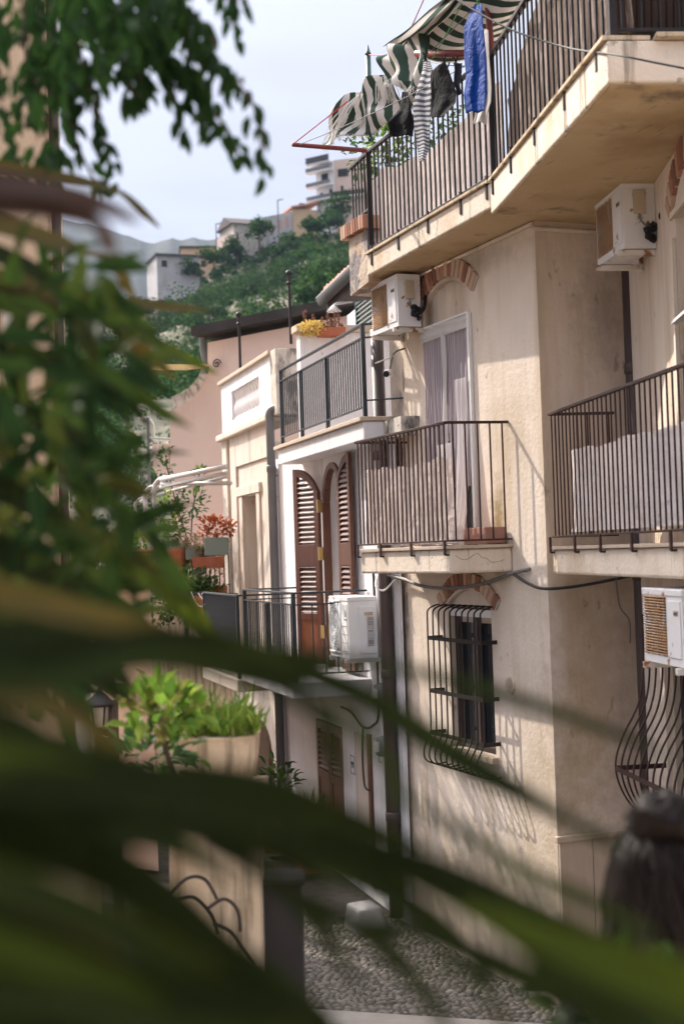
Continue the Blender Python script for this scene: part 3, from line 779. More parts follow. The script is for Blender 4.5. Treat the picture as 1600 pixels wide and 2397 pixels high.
# middle brown balcony railing
yB = -.545
railing('reddish brown balcony railing in front of the sheer curtained door', A, (-.9, yB, E),
        [((-1.98, yB, 0), (-.01, yB, 0), E+.07, E+1.04, 22), ((-.01, yB, 0), (.05, -.005, 0), E+.07, E+1.04, 5), ((-1.98, yB, 0), (-1.98, -.02, 0), E+.07, E+1.04, 5)], M['brownpaint'], bar=.0125, flat=(.036, .016),
        brackets=[((x, yB-.03, 0), (x, yB+.05, 0), E-.045, E+.07) for x in (-1.95, -1.40, -.72, -.05)])
# near right balcony: slab, railing
nb = thing('near_house', 'recessed near wing of the cream house with a shaded wall and dark window', 'house', B, (0, 0, 0))
UW0 = B.X(1587, 700); LW0 = 1.18
w = MB()
wall_shell(w, -.35, 5.5, -.1, 6.3, [(UW0, UW0+.95, E+.05, E+2.12), (LW0, LW0+1.35, E-2.02, E-.42)], .14)
w.build('wall', M['cream'], nb)
dw = MB(); dw.box(UW0, UW0+.06, .06, .12, E+.05, E+2.12); dw.box(UW0+.89, UW0+.95, .06, .12, E+.05, E+2.12)
d_ = dw.build('balcony_door', M['covertan'], nb); MB().box(UW0+.06, UW0+.89, .09, .11, E+.05, E+2.12).build('door_glass', M['glass'], d_)
dw = MB(); dw.box(LW0, LW0+.07, .05, .12, E-2.02, E-.42); dw.box(LW0+.65, LW0+.71, .05, .12, E-2.02, E-.42)
d_ = dw.build('window', M['covertan'], nb); MB().box(LW0+.07, LW0+1.35, .10, .12, E-2.02, E-.42).build('pane', M['darkroom'], d_)
MB().box(LW0-.06, LW0+1.4, -.07, .05, E-2.09, E-2.025).build('window_sill', M['plinth'], nb, bevel=.005)
MB().box(UW0-.07, UW0-.012, -.03, -.002, E+.05, E+2.0).build('door_surround', M['fascia'], nb, bevel=.004)
MB().box(UW0-.02, UW0+1.0, -.035, -.002, E+2.12, E+2.16).build('door_hood', M['fascia'], nb, bevel=.005)
MB().box(UW0+.02, UW0+.9, -.06, -.005, E+1.42, E+1.44).build('shelf', M['whiteplastic'], nb)
arch_bricks(B, UW0-.05, UW0+.95, E+2.17, .2, 13, nb)
nbs = MB()
nbs.plan([locA(B, *BR.w(0.04, .0, 0).xy), locA(B, *BR.w(3.4, 0, 0).xy), locA(B, *BR.w(3.4, 1.2, 0).xy), locA(B, *BR.w(.04, .72, 0).xy)], E-.22, E-.03)
bl = nbs.build('balcony_slab', M['fascia'], nb, bevel=.02)
nbs = MB(); nbs.plan([locA(B, *BR.w(0.02, -.025, 0).xy), locA(B, *BR.w(3.4, -.025, 0).xy), locA(B, *BR.w(3.4, 1.2, 0).xy), locA(B, *BR.w(.02, .7, 0).xy)], E-.028, E-.004)
nbs.build('slab_edge_tile', M['plinth'], bl, bevel=.003)
railing('brown railing of the near balcony with a pale quilted sheet behind its bars', BR, (1.5, 0, E),
        [((0, .03, 0), (3.3, .03, 0), E+.07, E+1.03, 34), ((0, .03, 0), (0, .55, 0), E+.07, E+1.03, 6)], M['brownpaint'], bar=.0105, flat=(.036, .016),
        brackets=[((x, -.03, 0), (x, .05, 0), E-.05, E+.07) for x in (.1, .75, 1.35, 2.0, 2.7)])

# ------------------------------------------------------------------ sheets behind railings
def sheet(fr, name, label, cat, x0, x1, y, zb, ztop, m, amp=.02, nu=70, nv=24, folds=16, seed=0, solid=.004):
    rng = random.Random(seed); ph = [rng.uniform(0, 6.28) for _ in range(6)]
    def f(u, v):
        x = x0+(x1-x0)*u
        zt = ztop(u) if callable(ztop) else ztop
        wv = math.sin(u*folds*2+ph[0]+2*math.sin(v*3+ph[1]))*.5+math.sin(u*folds*5.3+ph[2]+v*2)*.3+math.sin(v*9+u*14+ph[3])*.25
        return (x+.01*math.sin(v*7+ph[4]), y+amp*wv*(1-.3*v), zb+(zt-zb)*v)
    o = MB().grid(f, nu, nv).build(name, m, fr=fr, base=((x0+x1)/2, y, zb), smooth=True)
    return tag(o, label, cat)
sheet(A, 'privacy_sheet', 'beige plastic sheet tied inside the middle brown balcony railing', 'screen', -1.95, -.06, yB+.07, E+.06,
      lambda u: E+.755+.015*math.sin(u*9)+.012*math.sin(u*31), M['canvas'], .018, seed=1)
sheet(BR, 'privacy_sheet', 'pale quilted sheet hanging behind the near balcony railing', 'screen', .24, 3.2, .11, E+.10,
      lambda u: E+.715+.012*math.sin(u*17)+.008*math.sin(u*47), M['canvaswhite'], .028, folds=22, seed=2)
def lw(p, q, a=0): return p.lerp(q, a)
def sheet2(name, label, P, Q, inset, zb, zt, m, seed, folds=10, amp=.02):
    d = (Q-P); L = d.length; f = Frame(P.x, P.y, d.x, d.y)
    return sheet(f, name, label, 'screen', 0, L, inset, zb, zt, m, amp, nu=60, folds=folds, seed=seed)
sheet2('privacy_sheet', 'taut beige canvas behind the far run of the terrace railing', T0+(T1-T0)*.02, T1, .07, ZB-.0,
       lambda u: ZB+.74-.15*math.sin(math.pi*min(1, u*1.05))+.012*math.sin(u*23), M['canvas'], 3, 4, .008)
sheet2('privacy_sheet', 'brown shade cloth behind the near run of the terrace railing', T1+(T2-T1)*.02, T2, .10, ZB,
       lambda u: ZB+.55+.55*min(1, u*2.2), clothmat('brown_shade_cloth', (.20, .145, .115), .3, stripes=((.36, .29, .26), 'X', 11, .35, 1.5), wrinkle=.4), 4, 9, .03)

sheet2('privacy_sheet', 'dark brown reed screen behind the railing at the top right corner of the terrace', T2+Vector((.03, .01, 0)), T3, .09, ZB, lambda u: ZB+.93, clothmat('dark_reed_screen', (.055, .033, .026), .1, stripes=((.02, .014, .012), 'X', 60, .3, .3)), 6, 3, .006)
tm_ = MB(); a = T2+Vector((.12, .35, 0)); tm_.plan([(a.x, a.y), (a.x+2.4, a.y+.25), (a.x+2.4, a.y+1.2), (a.x, a.y+1.0)], ZB-.03, ZB+1.7)
tag(tm_.build('storage_shed', M['boards'], base=(a.x+1.2, a.y+.5, ZB)), 'dark boarded shed on the terrace at the top right corner', 'shed')
# curtains of the upper door
cur = thing('door_curtain', 'sheer lilac curtain with a lace valance over the balcony door', 'curtain', A, ((DX0+DX1)/2, -.02, E))
def curt(x0, x1, zb, zt, y, amp, folds, m, nm, drift=0.0, out=0.0):
    def f(u, v):
        k = 1-v
        return (x0+(x1-x0)*(u) + drift*k*k, y-out*k**3+amp*math.sin(u*folds*6.28)*(0.35+.65*k)+.006*math.sin(v*11+u*5), zb+(zt-zb)*v)
    return MB().grid(f, 60, 30).build(nm, m, cur, smooth=True)
curt(DX0+.02, -1.06, E+.06, E+1.97, -.015, .014, 6, M['sheer'], 'curtain_panel', out=.03)
curt(-1.05, DX1-.05, E+.55, E+1.97, -.014, .012, 5, M['sheer'], 'curtain_panel')
curt(-1.12, -1.03, E+.5, E+1.97, -.028, .012, 2, M['clothwhite'], 'curtain_edge', drift=-.05)
curt(-1.20, -.92, E+.03, E+.95, -.06, .03, 4, M['sheerwhite'], 'curtain_hem', drift=.10, out=.25)
curt(-.82, -.60, E+.03, E+1.5, -.05, .02, 3, M['sheerwhite'], 'curtain_hem', drift=.06, out=.12)
curt(DX0-.01, DX1+.02, E+1.93, E+2.07, -.03, .006, 9, M['clothwhite'], 'lace_valance')
tb = MB(); tb.tube([(DX0-.02, -.03, E+2.06), (DX1+.03, -.03, E+2.06)], .012); tb.build('curtain_rod', M['whiteplastic'], cur)
MB().box(DX1-.005, DX1+.035, -.035, -.005, E+.1, E+2.06).build('side_batten', M['whiteplastic'], cur)
def heap(u, v): return (-1.35+.75*u, -.45+.42*v, E+.036+.035*abs(math.sin(u*17+v*5))*(1-abs(2*v-1)) + .02*abs(math.sin(u*41+v*13)))
MB().grid(heap, 40, 12).build('trailing_hem', M['sheerwhite'], cur, smooth=True)

# planters on the slab
tag(MB().box(-.45, -.03, -.20, -.02, E+.035, E+.175).build('planter_box', mat('old_pink_planter', (.30, .15, .12), (.36, .20, .16), .9, scale=6), fr=A, base=(-.3, -.12, E+.035), bevel=.006), 'plain reddish planter box at the near end of the middle balcony', 'planter')

# ------------------------------------------------------------------ window grilles
def grille(label, fr, base, xs, prof, flats, material, r=.0075, n=6):
    """prof: (y, z) outline of each bar; flats: (z, y) bands that join the bars and return to the wall."""
    t = thing('window_grille', label, 'grille', fr, base)
    b0 = Vector(base); first = None
    pr = smooth_path([(0, y, z) for y, z in prof], 5)
    for x in xs:
        if first is None:
            first = MB().tube([p for p in pr], r, n).build('bar', material, base=(0, 0, 0), smooth=True); o = first; o.parent = t
        else:
            o = first.copy(); COL.objects.link(o); o.parent = t
        o.location = Vector((x, 0, 0))-b0
    for z, y in flats:
        m = MB(); m.bar((xs[0], y, z), (xs[-1], y, z), .008, .035); m.bar((xs[-1]+.004, y, z), (xs[-1]+.004, .03, z), .008, .035); m.bar((xs[0]-.004, y, z), (xs[0]-.004, .03, z), .008, .035)
        m.build('flat_band', material, t)
    return t
grille('black wrought iron grille with curled bar tops over the ground floor window', A, (-.82, -.1, E-1.3), [-1.36+i*.118 for i in range(10)],
       [(.02, E-.50), (-.06, E-.505), (-.135, E-.54), (-.15, E-.62), (-.15, E-1.0), (-.15, E-1.55), (-.165, E-1.68), (-.225, E-1.80), (-.215, E-1.90), (-.11, E-1.95), (.02, E-1.94)],
       [(E-.80, -.15), (E-1.28, -.15), (E-1.66, -.15)], M['darkiron'])
_q = at(1439, 1780, 10.35); _f0 = Frame(_q.x, _q.y, .12, -.993); _o = _q+_f0.uy*.355
gf_ = Frame(_o.x, _o.y, .12, -.993)
grille('pot bellied brown iron window grille under the rusty air conditioner at the right edge', gf_, (.7, -.1, E-1.3), [i*.135 for i in range(13)],
       [(.02, E-.50), (-.10, E-.52), (-.11, E-.62), (-.12, E-.95), (-.17, E-1.18), (-.30, E-1.42), (-.355, E-1.62), (-.30, E-1.82), (-.17, E-1.98), (.02, E-2.02)],
       [(E-.60, -.11), (E-1.63, -.355)], M['brownpaint'])

# ------------------------------------------------------------------ air conditioners
def aircon(label, fr, xn, w, d, yf, z0, h, new=False, plate=True, group='air conditioners on the facades'):
    t = thing('air_conditioner', label, 'air conditioner', fr, (xn-w/2, yf+d, z0), group)
    cm = M['acnew'] if new else M['acwhite']
    x0 = xn-w; y1 = yf+d; z1 = z0+h
    hx0, hx1 = x0+.025, x0+w*.60
    hz0, hz1 = z0+.05, z1-.05
    c = MB(); wall_shell(c, x0, xn, z0, z1-.03, [(hx0, hx1, hz0, hz1)], .012, yf)
    c.add([(x0, yf, z0), (x0, y1, z0), (x0, y1, z1-.03), (x0, yf, z1-.03)], [(0, 3, 2, 1)])
    c.add([(xn, yf, z0), (xn, y1, z0), (xn, y1, z1-.03), (xn, yf, z1-.03)], [(0, 1, 2, 3)])
    c.add([(x0, y1, z0), (xn, y1, z0), (xn, y1, z1-.03), (x0, y1, z1-.03)], [(3, 2, 1, 0)])
    c.add([(x0, yf, z0), (xn, yf, z0), (xn, y1, z0), (x0, y1, z0)], [(3, 2, 1, 0)])
    c.build('casing', cm, t)
    MB().box(x0-.006, xn+.006, yf-.006, y1+.004, z1-.045, z1).build('lid', cm, t, bevel=.008)
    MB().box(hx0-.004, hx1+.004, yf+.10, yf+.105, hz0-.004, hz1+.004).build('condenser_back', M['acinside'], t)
    cx, cz = (hx0+hx1)/2, (hz0+hz1)/2; rad = min(hx1-hx0, hz1-hz0)/2-.01
    fb = MB(); fb.tube([(cx, yf+.04, cz), (cx, yf+.09, cz)], .045, 12)
    for k in range(3):
        a = k*2.094+.5
        pts = []
        for rr, wd in ((.04, .06), (rad*.6, .11), (rad*.97, .13)):
            for sgn, yy in ((-1, yf+.045), (1, yf+.085)):
                an = a+sgn*wd/max(rr, .06)*.5
                pts.append((cx+rr*math.cos(an), yy, cz+rr*math.sin(an)))
        fb.add(pts, [(0, 1, 3, 2), (2, 3, 5, 4)])
    fb.build('fan', M['fanrust'] if not new else M['acinside'], t)
    g = MB()
    if new:
        g.box(hx0-.012, hx1+.012, yf-.012, yf-.001, hz0-.012, hz0+.012); g.box(hx0-.012, hx1+.012, yf-.012, yf-.001, hz1-.012, hz1+.012)
        g.box(hx0-.012, hx0+.012, yf-.012, yf-.001, hz0+.012, hz1-.012); g.box(hx1-.012, hx1+.012, yf-.012, yf-.001, hz0+.012, hz1-.012)
        rr = .03
        while rr < rad*1.25:
            ring = []
            for k in range(41):
                an = 2*math.pi*k/40
                px_, pz_ = cx+rr*math.cos(an), cz+rr*math.sin(an)*(hz1-hz0)/(hx1-hx0)
                ring.append((min(max(px_, hx0+.01), hx1-.01), yf-.008+.006*math.sin(an*6+rr*60), min(max(pz_, hz0+.01), hz1-.01)))
            g.tube(ring, .0045, 5, caps=False); rr += .021
        for k in range(16):
            an = 2*math.pi*k/16; R2 = rad*1.0
            g.tube([(cx+.03*math.cos(an), yf-.004, cz+.03*math.sin(an)), (cx+R2*math.cos(an+.5), yf-.004, cz+R2*math.sin(an+.5)*(hz1-hz0)/(hx1-hx0))], .004, 5)
        gm = M['acnew']
    else:
        z = hz0+.008
        while z < hz1:
            g.tube([(hx0-.004, yf-.004, z), (hx1+.004, yf-.004, z)], .0048, 5); z += .0175
        for k in range(4):
            xx = hx0+(hx1-hx0)*(k+.5)/4; g.tube([(xx, yf-.001, hz0-.004), (xx, yf-.001, hz1+.004)], .003, 5)
        gm = M['rusty']
    g.build('fan_grille', gm, t, smooth=True)
    # front panel outline and side covers
    p = MB(); p.box(hx1+.045, xn-.03, yf-.007, yf-.001, z0+.05, z1-.07); p.build('front_panel', cm, t, bevel=.004)
    if new:
        MB().box(xn+.001, xn+.010, yf+.11, y1-.02, z0+.05, z1-.10).build('side_panel', M['acnew'], t, bevel=.004)
        MB().box(xn+.011, xn+.0125, yf+.165, y1-.045, z1-.19, z1-.155).build('handle_recess', M['covertan'], t)
        lb = MB()
        for za, zb_, yy in ((.20, .33, .07), (.335, .345, .07), (.36, .41, .07), (.415, .42, .07), (.43, .50, .07)):
            lb.box(xn+.0112, xn+.0125, y1-.04-yy, y1-.035, z1-zb_, z1-za)
        lb.build('info_label', M['clothwhite'], t)
        ik = MB()
        for za in (.215, .23, .25, .265, .28, .345, .348, .418, .44, .45, .46, .47, .49): ik.box(xn+.013, xn+.0135, y1-.10, y1-.045, z1-za-.004, z1-za)
        ik.build('label_print', M['ink'], t)
        lg = MB(); lg.prism([(xn-.10, z1-.20), (xn-.085, z1-.20), (xn-.07, z1-.13), (xn-.082, z1-.13)], yf-.0092, yf-.0075); lg.prism([(xn-.075, z1-.20), (xn-.062, z1-.20), (xn-.05, z1-.15), (xn-.06, z1-.15)], yf-.0092, yf-.0075)
        lg.build('logo', M['inkgreen'], t)
        lo = MB()
        for k in range(6): lo.box(xn-.115+k*.013, xn-.106+k*.013, yf-.0092, yf-.0075, z1-.235, z1-.222)
        lo.build('brand_lettering', M['ink'], t)
        v = MB()
        for k in range(4): v.box(hx1+.05, xn-.035, yf-.011, yf-.0075, z0+.07+k*.085, z0+.076+k*.085)
        v.build('panel_ribs', M['covertan'], t)
    else:
        MB().box(xn+.001, xn+.028, yf+.07, yf+.16, z1-.235, z1-.065).build('connector_cover', M['covertan'], t, bevel=.006)
        MB().box(xn+.001, xn+.030, yf+.068, yf+.162, z1-.105, z1-.085).build('cover_lip', M['covertan'], t)
        MB().tube(smooth_path([(xn+.02, yf+.11, z1-.235), (xn+.03, yf+.12, z1-.29), (xn+.03, yf+.18, z1-.34), (xn+.02, yf+.23, z1-.33), (xn-.02, yf+d+.06, z1-.27)]), .008, 6).build('power_cable', M['cablegrey'], t, smooth=True)
        tp = MB()
        for k in range(9): tp.blob((xn+.03+random.uniform(-.01, .02), yf+.18+random.uniform(-.04, .035), z0+.12+random.uniform(-.06, .06)), .028, 1, .35)
        tp.build('taped_valves', M['black'], t)
        MB().tube(smooth_path([(xn+.04, yf+.19, z0+.11), (xn+.05, yf+.24, z0+.16), (xn, yf+d+.05, z0+.26), (xn-.02, yf+d+.06, z1)]), .018, 7).build('pipe_bundle', M['black'], t, smooth=True)
        MB().box(xn-.055-.075, xn-.055, yf-.0095, yf-.0072, z1-.16, z1-.125).build('logo_plate', M['covertan'], t)
        lg = MB()
        for k in range(6): lg.box(xn-.126+k*.0115, xn-.119+k*.0115, yf-.0115, yf-.0098, z1-.153, z1-.134)
        lg.build('brand_lettering', M['ink'], t)
    bm_ = M['whiteplastic'] if new else M['rustwhite']
    for xx in (x0+.06, xn-.06):
        b = MB(); b.box(xx-.02, xx+.02, yf-.03, -.002, z0-.045, z0-.004); b.box(xx-.02, xx+.02, -.03, -.003, z0-.06, z0+h*.75)
        b.build('bracket', bm_, t, bevel=.003)
    return t
def acframe(px, py, d, out):
    q = at(px, py, d); f = Frame(q.x, q.y, .12, -.993); o2 = q+f.uy*out
    return Frame(o2.x, o2.y, .12, -.993), q.z
xa2, za2 = A.hit(928, 640, -.30)
aircon('rusty white air conditioner under the far soffit beside the brick door arch', A, xa2, .62, .23, -.30, za2-.485, .485)
f1, z1_ = acframe(1455, 424, 10.05, .335)
aircon('rust speckled white air conditioner under the terrace in the shaded recess', f1, 0, .64, .23, -.335, z1_-.475, .475)
f3, z3_ = acframe(1594, 1381, 8.35, .33)
aircon('white air conditioner with a dark fan hole above the bellied grille', f3, 0, .70, .24, -.33, z3_-.46, .46)
xa4, za4 = C.hit(813, 1398, -.38)
aircon('new white air conditioner with a swirl fan guard beside the arched shutters', C, xa4, .70, .30, -.38, za4-.62, .62, new=True)

# ------------------------------------------------------------------ downpipes
def downpipe(label, fr, x, y, r, z0, z1, m, collars, top=None):
    t = thing('drainpipe', label, 'drainpipe', fr, (x, y, z0))
    pts = [(x, y, z0), (x, y, z1)]
    if top: pts = pts[:1] + smooth_path([(x, y, z1), *top], 6)
    MB().tube(pts, r, 14).build('pipe', m, t, smooth=True)
    for z in collars:
        MB().lathe([(r+.001, -.045), (r*1.13, -.04), (r*1.13, .03), (r*1.03, .045)], (x, y, z), 14).build('collar', m, t, smooth=True)
        MB().box(x-.02, x+.02, y, y+r+.06, z-.10, z-.085).build('clamp', m, t)
    return t
downpipe('thick brown drainpipe between the white house and the cream house', A, -2.43, -.10, .066, .02, E+2.2, M['pipe_brown'], (E+1.25, E+.95, E-1.2, 1.0))
downpipe('dark brown drainpipe in the shaded recess corner', A, .80, .74, .066, .02, E+2.55, M['pipe_brown'], (E-.25, E+1.4))
XG = C.X(644, 1300, -.07)
ZG = C.Z(640, 960, -.07)
downpipe('grey drainpipe with an elbow down the pale house', C, XG, -.085, .058, .02, ZG-.12, M['pipe_grey'], (ZG-.75, ZG-3.1, ZG-5.6), top=[(XG, -.085, ZG-.03), (XG+.03, -.04, ZG+.03), (XG+.14, .08, ZG+.04)])

# ------------------------------------------------------------------ cables and small fixtures on the cream house
def cable(label, fr, pts, r, m, name='cable', sm=True):
    p = smooth_path(pts, 8) if sm else pts
    o = MB().tube(p, r, 6).build(name, m, fr=fr, base=tuple(pts[0]), smooth=True)
    return tag(o, label, 'cable')
cable('twisted grey cable sagging below the middle balcony', A, [(-2.4, -.10, E-.23), (-2.1, -.06, E-.27), (-1.6, -.05, E-.34), (-1.0, -.05, E-.345), (-.4, -.05, E-.30), (.05, -.04, E-.22), (.35, -.02, E-.18)], .016, M['cablegrey'])
cable('dark cable looping round the corner under the near balcony', A, [(.12, -.04, E-.22), (.40, -.05, E-.30), (.64, -.03, E-.335), (.64, .3, E-.32), (.64, .75, E-.26), (.75, .78, E-.24)], .013, M['cableblk'])
cable('white cable looped at the top of the lower drainpipe', A, [(-2.62, -.1, E-.24), (-2.45, -.19, E-.34), (-2.36, -.14, E-.38), (-2.2, -.06, E-.26), (-1.9, -.05, E-.30)], .010, M['cordwhite'])
cable('pale wire hanging beside the recess drainpipe', A, [(.64, .60, E-.26), (.64, .63, E-.5), (.66, .70, E-.62), (.66, .70, E-.8)], .007, M['cablegrey'])
cable('slack overhead cable strung in front of the terrace', WORLD, [at(1040, -20, 9.6), at(1120, 30, 9.3), at(1210, 75, 9.0), at(1330, 112, 8.6), at(1440, 128, 7.7), at(1540, 148, 7.5), at(1680, 175, 7.3)], .0065, M['cableblk'])
cm = thing('security_camera', 'small white bullet camera on a bracket below the far rusty air conditioner', 'camera', A, (-2.0, -.12, E+1.86))
MB().tube([(-2.02, -.16, E+1.72), (-1.90, -.24, E+1.69)], .034, 12).build('barrel', M['whiteplastic'], cm, smooth=True)
MB().tube([(-1.90, -.24, E+1.69), (-1.885, -.25, E+1.687)], .030, 12).build('lens', M['black'], cm)
MB().tube(smooth_path([(-1.98, -.0, E+1.95), (-1.97, -.12, E+1.9), (-1.97, -.17, E+1.75)]), .010, 6).build('mount', M['cablegrey'], cm)
MB().tube([(-2.25, -.2, E+1.84), (-1.95, -.13, E+1.87)], .008, 6).build('aerial', M['rustwhite'], cm)
cm = thing('security_camera', 'round lensed bullet camera beside the shaded air conditioner', 'camera', B, (1.62, -.12, E+2.2))
q = locA(B, *at(1553, 505, 9.9).xy); qz = at(1553, 505, 9.9).z
MB().tube([(q[0]-.02, q[1]+.09, qz), (q[0]+.02, q[1]-.01, qz-.005)], .032, 12).build('barrel', M['whiteplastic'], cm, smooth=True)
MB().tube([(q[0]+.02, q[1]-.01, qz-.005), (q[0]+.03, q[1]-.03, qz-.006)], .026, 12).build('lens', M['black'], cm)
MB().tube([(q[0], q[1]+.05, qz), (q[0], -.002, qz+.06)], .01, 6).build('mount', M['rustwhite'], cm)
MB().tube([(q[0]-.02, q[1]+.02, qz), (q[0]-.30, q[1]-.05, qz)], .005, 6).build('aerial', M['whiteplastic'], cm)
vt = thing('wall_vent', 'round cream louvred vent on the cream wall', 'vent', A, (A.X(1196, 1603), -.01, A.Z(1196, 1603)))
vx, vz = A.hit(1196, 1603)
vb = MB(); vb.tube([(vx, -.018, vz), (vx, -.001, vz)], .075, 24); vb.build('rim', M['fascia'], vt)
vl = MB()
for k in range(-5, 6):
    hw = math.sqrt(max(.062**2-(k*.011)**2, 0)); vl.box(vx-hw, vx+hw, -.024, -.0185, vz+k*.011-.0025, vz+k*.011+.0025)
vl.build('louvres', M['covertan'], vt)

# ================================================================== WHITE HOUSE (C frame)
XW = C.X(652, 1300)                    # seam between the white and the pale house
XP = C.X(533, 1300)                    # far corner of the pale house
wh = thing('white_house', 'white plastered house with an arched doorway and brown shutters folded back', 'house', C, ((XW)/2, 0, 0))
AX0, AX1 = C.X(761, 1178), C.X(803, 1178)
ZA1 = C.Z(780, 1092); ZF = E-1.30
LX0, LX1 = C.X(742, 1800), C.X(803, 1800)
w = MB()
ZT_ = C.Z(850, 975, -.30)-.06                    # top of the wall under the upper slab
wall_shell(w, XW, .55, -.2, ZT_, [(AX0, AX1, ZF, ZA1, .34), (LX0, LX1, .0, C.Z(770, 1690))], .30)
w.add([(XW, 0, -.2), (XW, 3, -.2), (XW, 3, ZT_), (XW, 0, ZT_)], [(0, 3, 2, 1)])
w.add([(XW, 3, -.2), (.55, 3, -.2), (.55, 3, ZT_), (XW, 3, ZT_)], [(3, 2, 1, 0)])
w.build('wall', M['white'], wh)
MB().box(XW+.0, XW+.11, -.05, -.002, -.1, ZT_-.12).build('pilaster', M['white'], wh, bevel=.01)
MB().box(-.02, .50, -.012, -.002, 0, ZT_-.1).build('stained_strip', M['white'], wh)
# arched door: frame, blind, two folded shutters with hinges
def arch_frame(mb, x0, x1, z0, zt, rise, wd, y0, y1):
    n = 18; out = []; inn = []
    for k in range(n+1):
        t = k/n; zz = zt-rise+rise*arcf(t, rise/(x1-x0)); out.append((x0+(x1-x0)*t, zz))
    cxx = (x0+x1)/2
    for (x, z) in out:
        kx = (x1-x0-2*wd)/(x1-x0); inn.append((cxx+(x-cxx)*kx, z-wd*.9*(1 if rise else 1)))
    for k in range(n):
        mb.prism([out[k], out[k+1], inn[k+1], inn[k]], y0, y1)
    mb.box(x0, x0+wd, y0, y1, z0, zt-rise-wd*.9); mb.box(x1-wd, x1, y0, y1, z0, zt-rise-wd*.9)
af = MB(); arch_frame(af, AX0-.045, AX1+.03, ZF, ZA1+.05, .37, .075, -.03, .05)
dfr = af.build('door_frame', M['wood'], wh, bevel=.004)
MB().box(AX0, AX1, .14, .16, ZF, ZA1).build('blind_panel', M['pale'], wh)
def shutter(name, hx, sgn, tilt, ztop, zb, width, parent, rise, hingez=()):
    """A louvred leaf hinged at hx folded back against the wall; sgn -1 = to the far side. Its free edge is the tall one."""
    ca, sa = math.cos(tilt), math.sin(tilt)
    def P(u, dy, z): # u along the leaf from hinge, dy thickness
        return (hx+sgn*u*ca - 0*dy, -.035-u*sa+dy-.045, z)
    n = 12
    edge = []
    for k in range(n+1):
        t = k/n; edge.append((width*t, ztop-rise+rise*math.sqrt(max(0, 1-(1-t)**2))))
    mb = MB()
    st = .085
    def hexp(u0, u1, z00, z01, z10, z11, y0=0, y1=.04):
        mb.hexa([P(u0, y0, z00), P(u1, y0, z10), P(u1, y1, z10), P(u0, y1, z00), P(u0, y0, z01), P(u1, y0, z11), P(u1, y1, z11), P(u0, y1, z01)])
    def topz(u):
        t = u/width; return ztop-rise+rise*math.sqrt(max(0, 1-(1-t)**2))
    hexp(0, st, zb, topz(.02)-.0, zb, topz(st)); hexp(width-st, width, zb, topz(width-st), zb, topz(width))
    for k in range(n):
        u0, u1 = st+(width-2*st)*k/n, st+(width-2*st)*(k+1)/n
        hexp(u0, u1, topz(u0)-.09, topz(u0), topz(u1)-.09, topz(u1))
    for za, zc in ((zb, zb+.12), (zb+.50, zb+.58), (zb+1.13, zb+1.38)):
        hexp(st, width-st, za, zc, za, zc)
    o = mb.build(name, M['wood'], parent, bevel=.004)
    lv = MB(); lower = None
    z = zb+.61
    while z < ztop-.1:
        if lower is None and z > zb+1.3: lv.build('louvres', M['wood'], o); lower = lv; lv = MB()
        if not (zb+1.17 < z < zb+1.36):
            u0, u1 = st, width-st
            # shorten under the curved top
            while topz(u0)-.11 < z and u0 < u1: u0 += .01
            if u0 < u1-.02:
                a = [P(u0, .002, z-.024), P(u1, .002, z-.024), P(u1, .038, z+.026), P(u0, .038, z+.026)]
                b = [Vector(q)+Vector((0, 0, .008)) for q in a]
                lv.hexa([*a, *b])
        z += .058
    lv.build('louvres', M['wood'], o)
    pn = MB(); q = [P(st, .01, zb+.12), P(width-st, .01, zb+.12), P(width-st, .03, zb+.12), P(st, .03, zb+.12), P(st, .01, zb+.5), P(width-st, .01, zb+.5), P(width-st, .03, zb+.5), P(st, .03, zb+.5)]
    pn.hexa(q); pn.build('lower_panel', M['woodlow'], o)
    for z in hingez:
        MB().box(hx-.026, hx+.026, -.088, -.03, z-.075, z+.075).build('hinge', M['brass'], o, bevel=.003)
    return o
shutter('door_shutter', AX0-.05, -1, R(20), ZA1+.03, ZF+.03, .50, wh, .40, (E+.55, E-.0, E-.9))
shutter('door_shutter', AX1+.02, 1, R(1), ZA1+.10, ZF+.03, .52, wh, .40, ())
# lower street door with closed louvred shutters
ldz = C.Z(770, 1690)
for xa, xb in ((LX0+.02, (LX0+LX1)/2-.01), ((LX0+LX1)/2+.01, LX1-.02)):
    s_ = MB(); s_.box(xa, xa+.07, .0, .04, .05, ldz-.02); s_.box(xb-.07, xb, .0, .04, .05, ldz-.02)
    for za in (.05, .95, ldz-.12): s_.box(xa+.07, xb-.07, .0, .04, za, za+.10)
    so_ = s_.build('door_shutter', M['wood'], wh, bevel=.004)
    lv = MB(); z = 1.09
    while z < ldz-.15: lv.hexa([(xa+.07, .0, z-.02), (xb-.07, .0, z-.02), (xb-.07, .036, z+.02), (xa+.07, .036, z+.02), (xa+.07, .0, z-.012), (xb-.07, .0, z-.012), (xb-.07, .036, z+.028), (xa+.07, .036, z+.028)]); z += .062
    lv.build('louvres', M['wood'], so_)
    MB().box(xa+.07, xb-.07, .012, .03, .15, .95).build('lower_panel', M['wood'], so_)
dx = C.X(870, 1800)
MB().box(dx-.06, dx+.03, -.03, .03, .1, C.Z(868, 1720)).build('door_post', M['wood'], wh, bevel=.004)
MB().box(C.X(835, 1850), dx-.062, -.012, -.002, .1, C.Z(850, 1720)).build('door_leaf', M['pale'], wh)
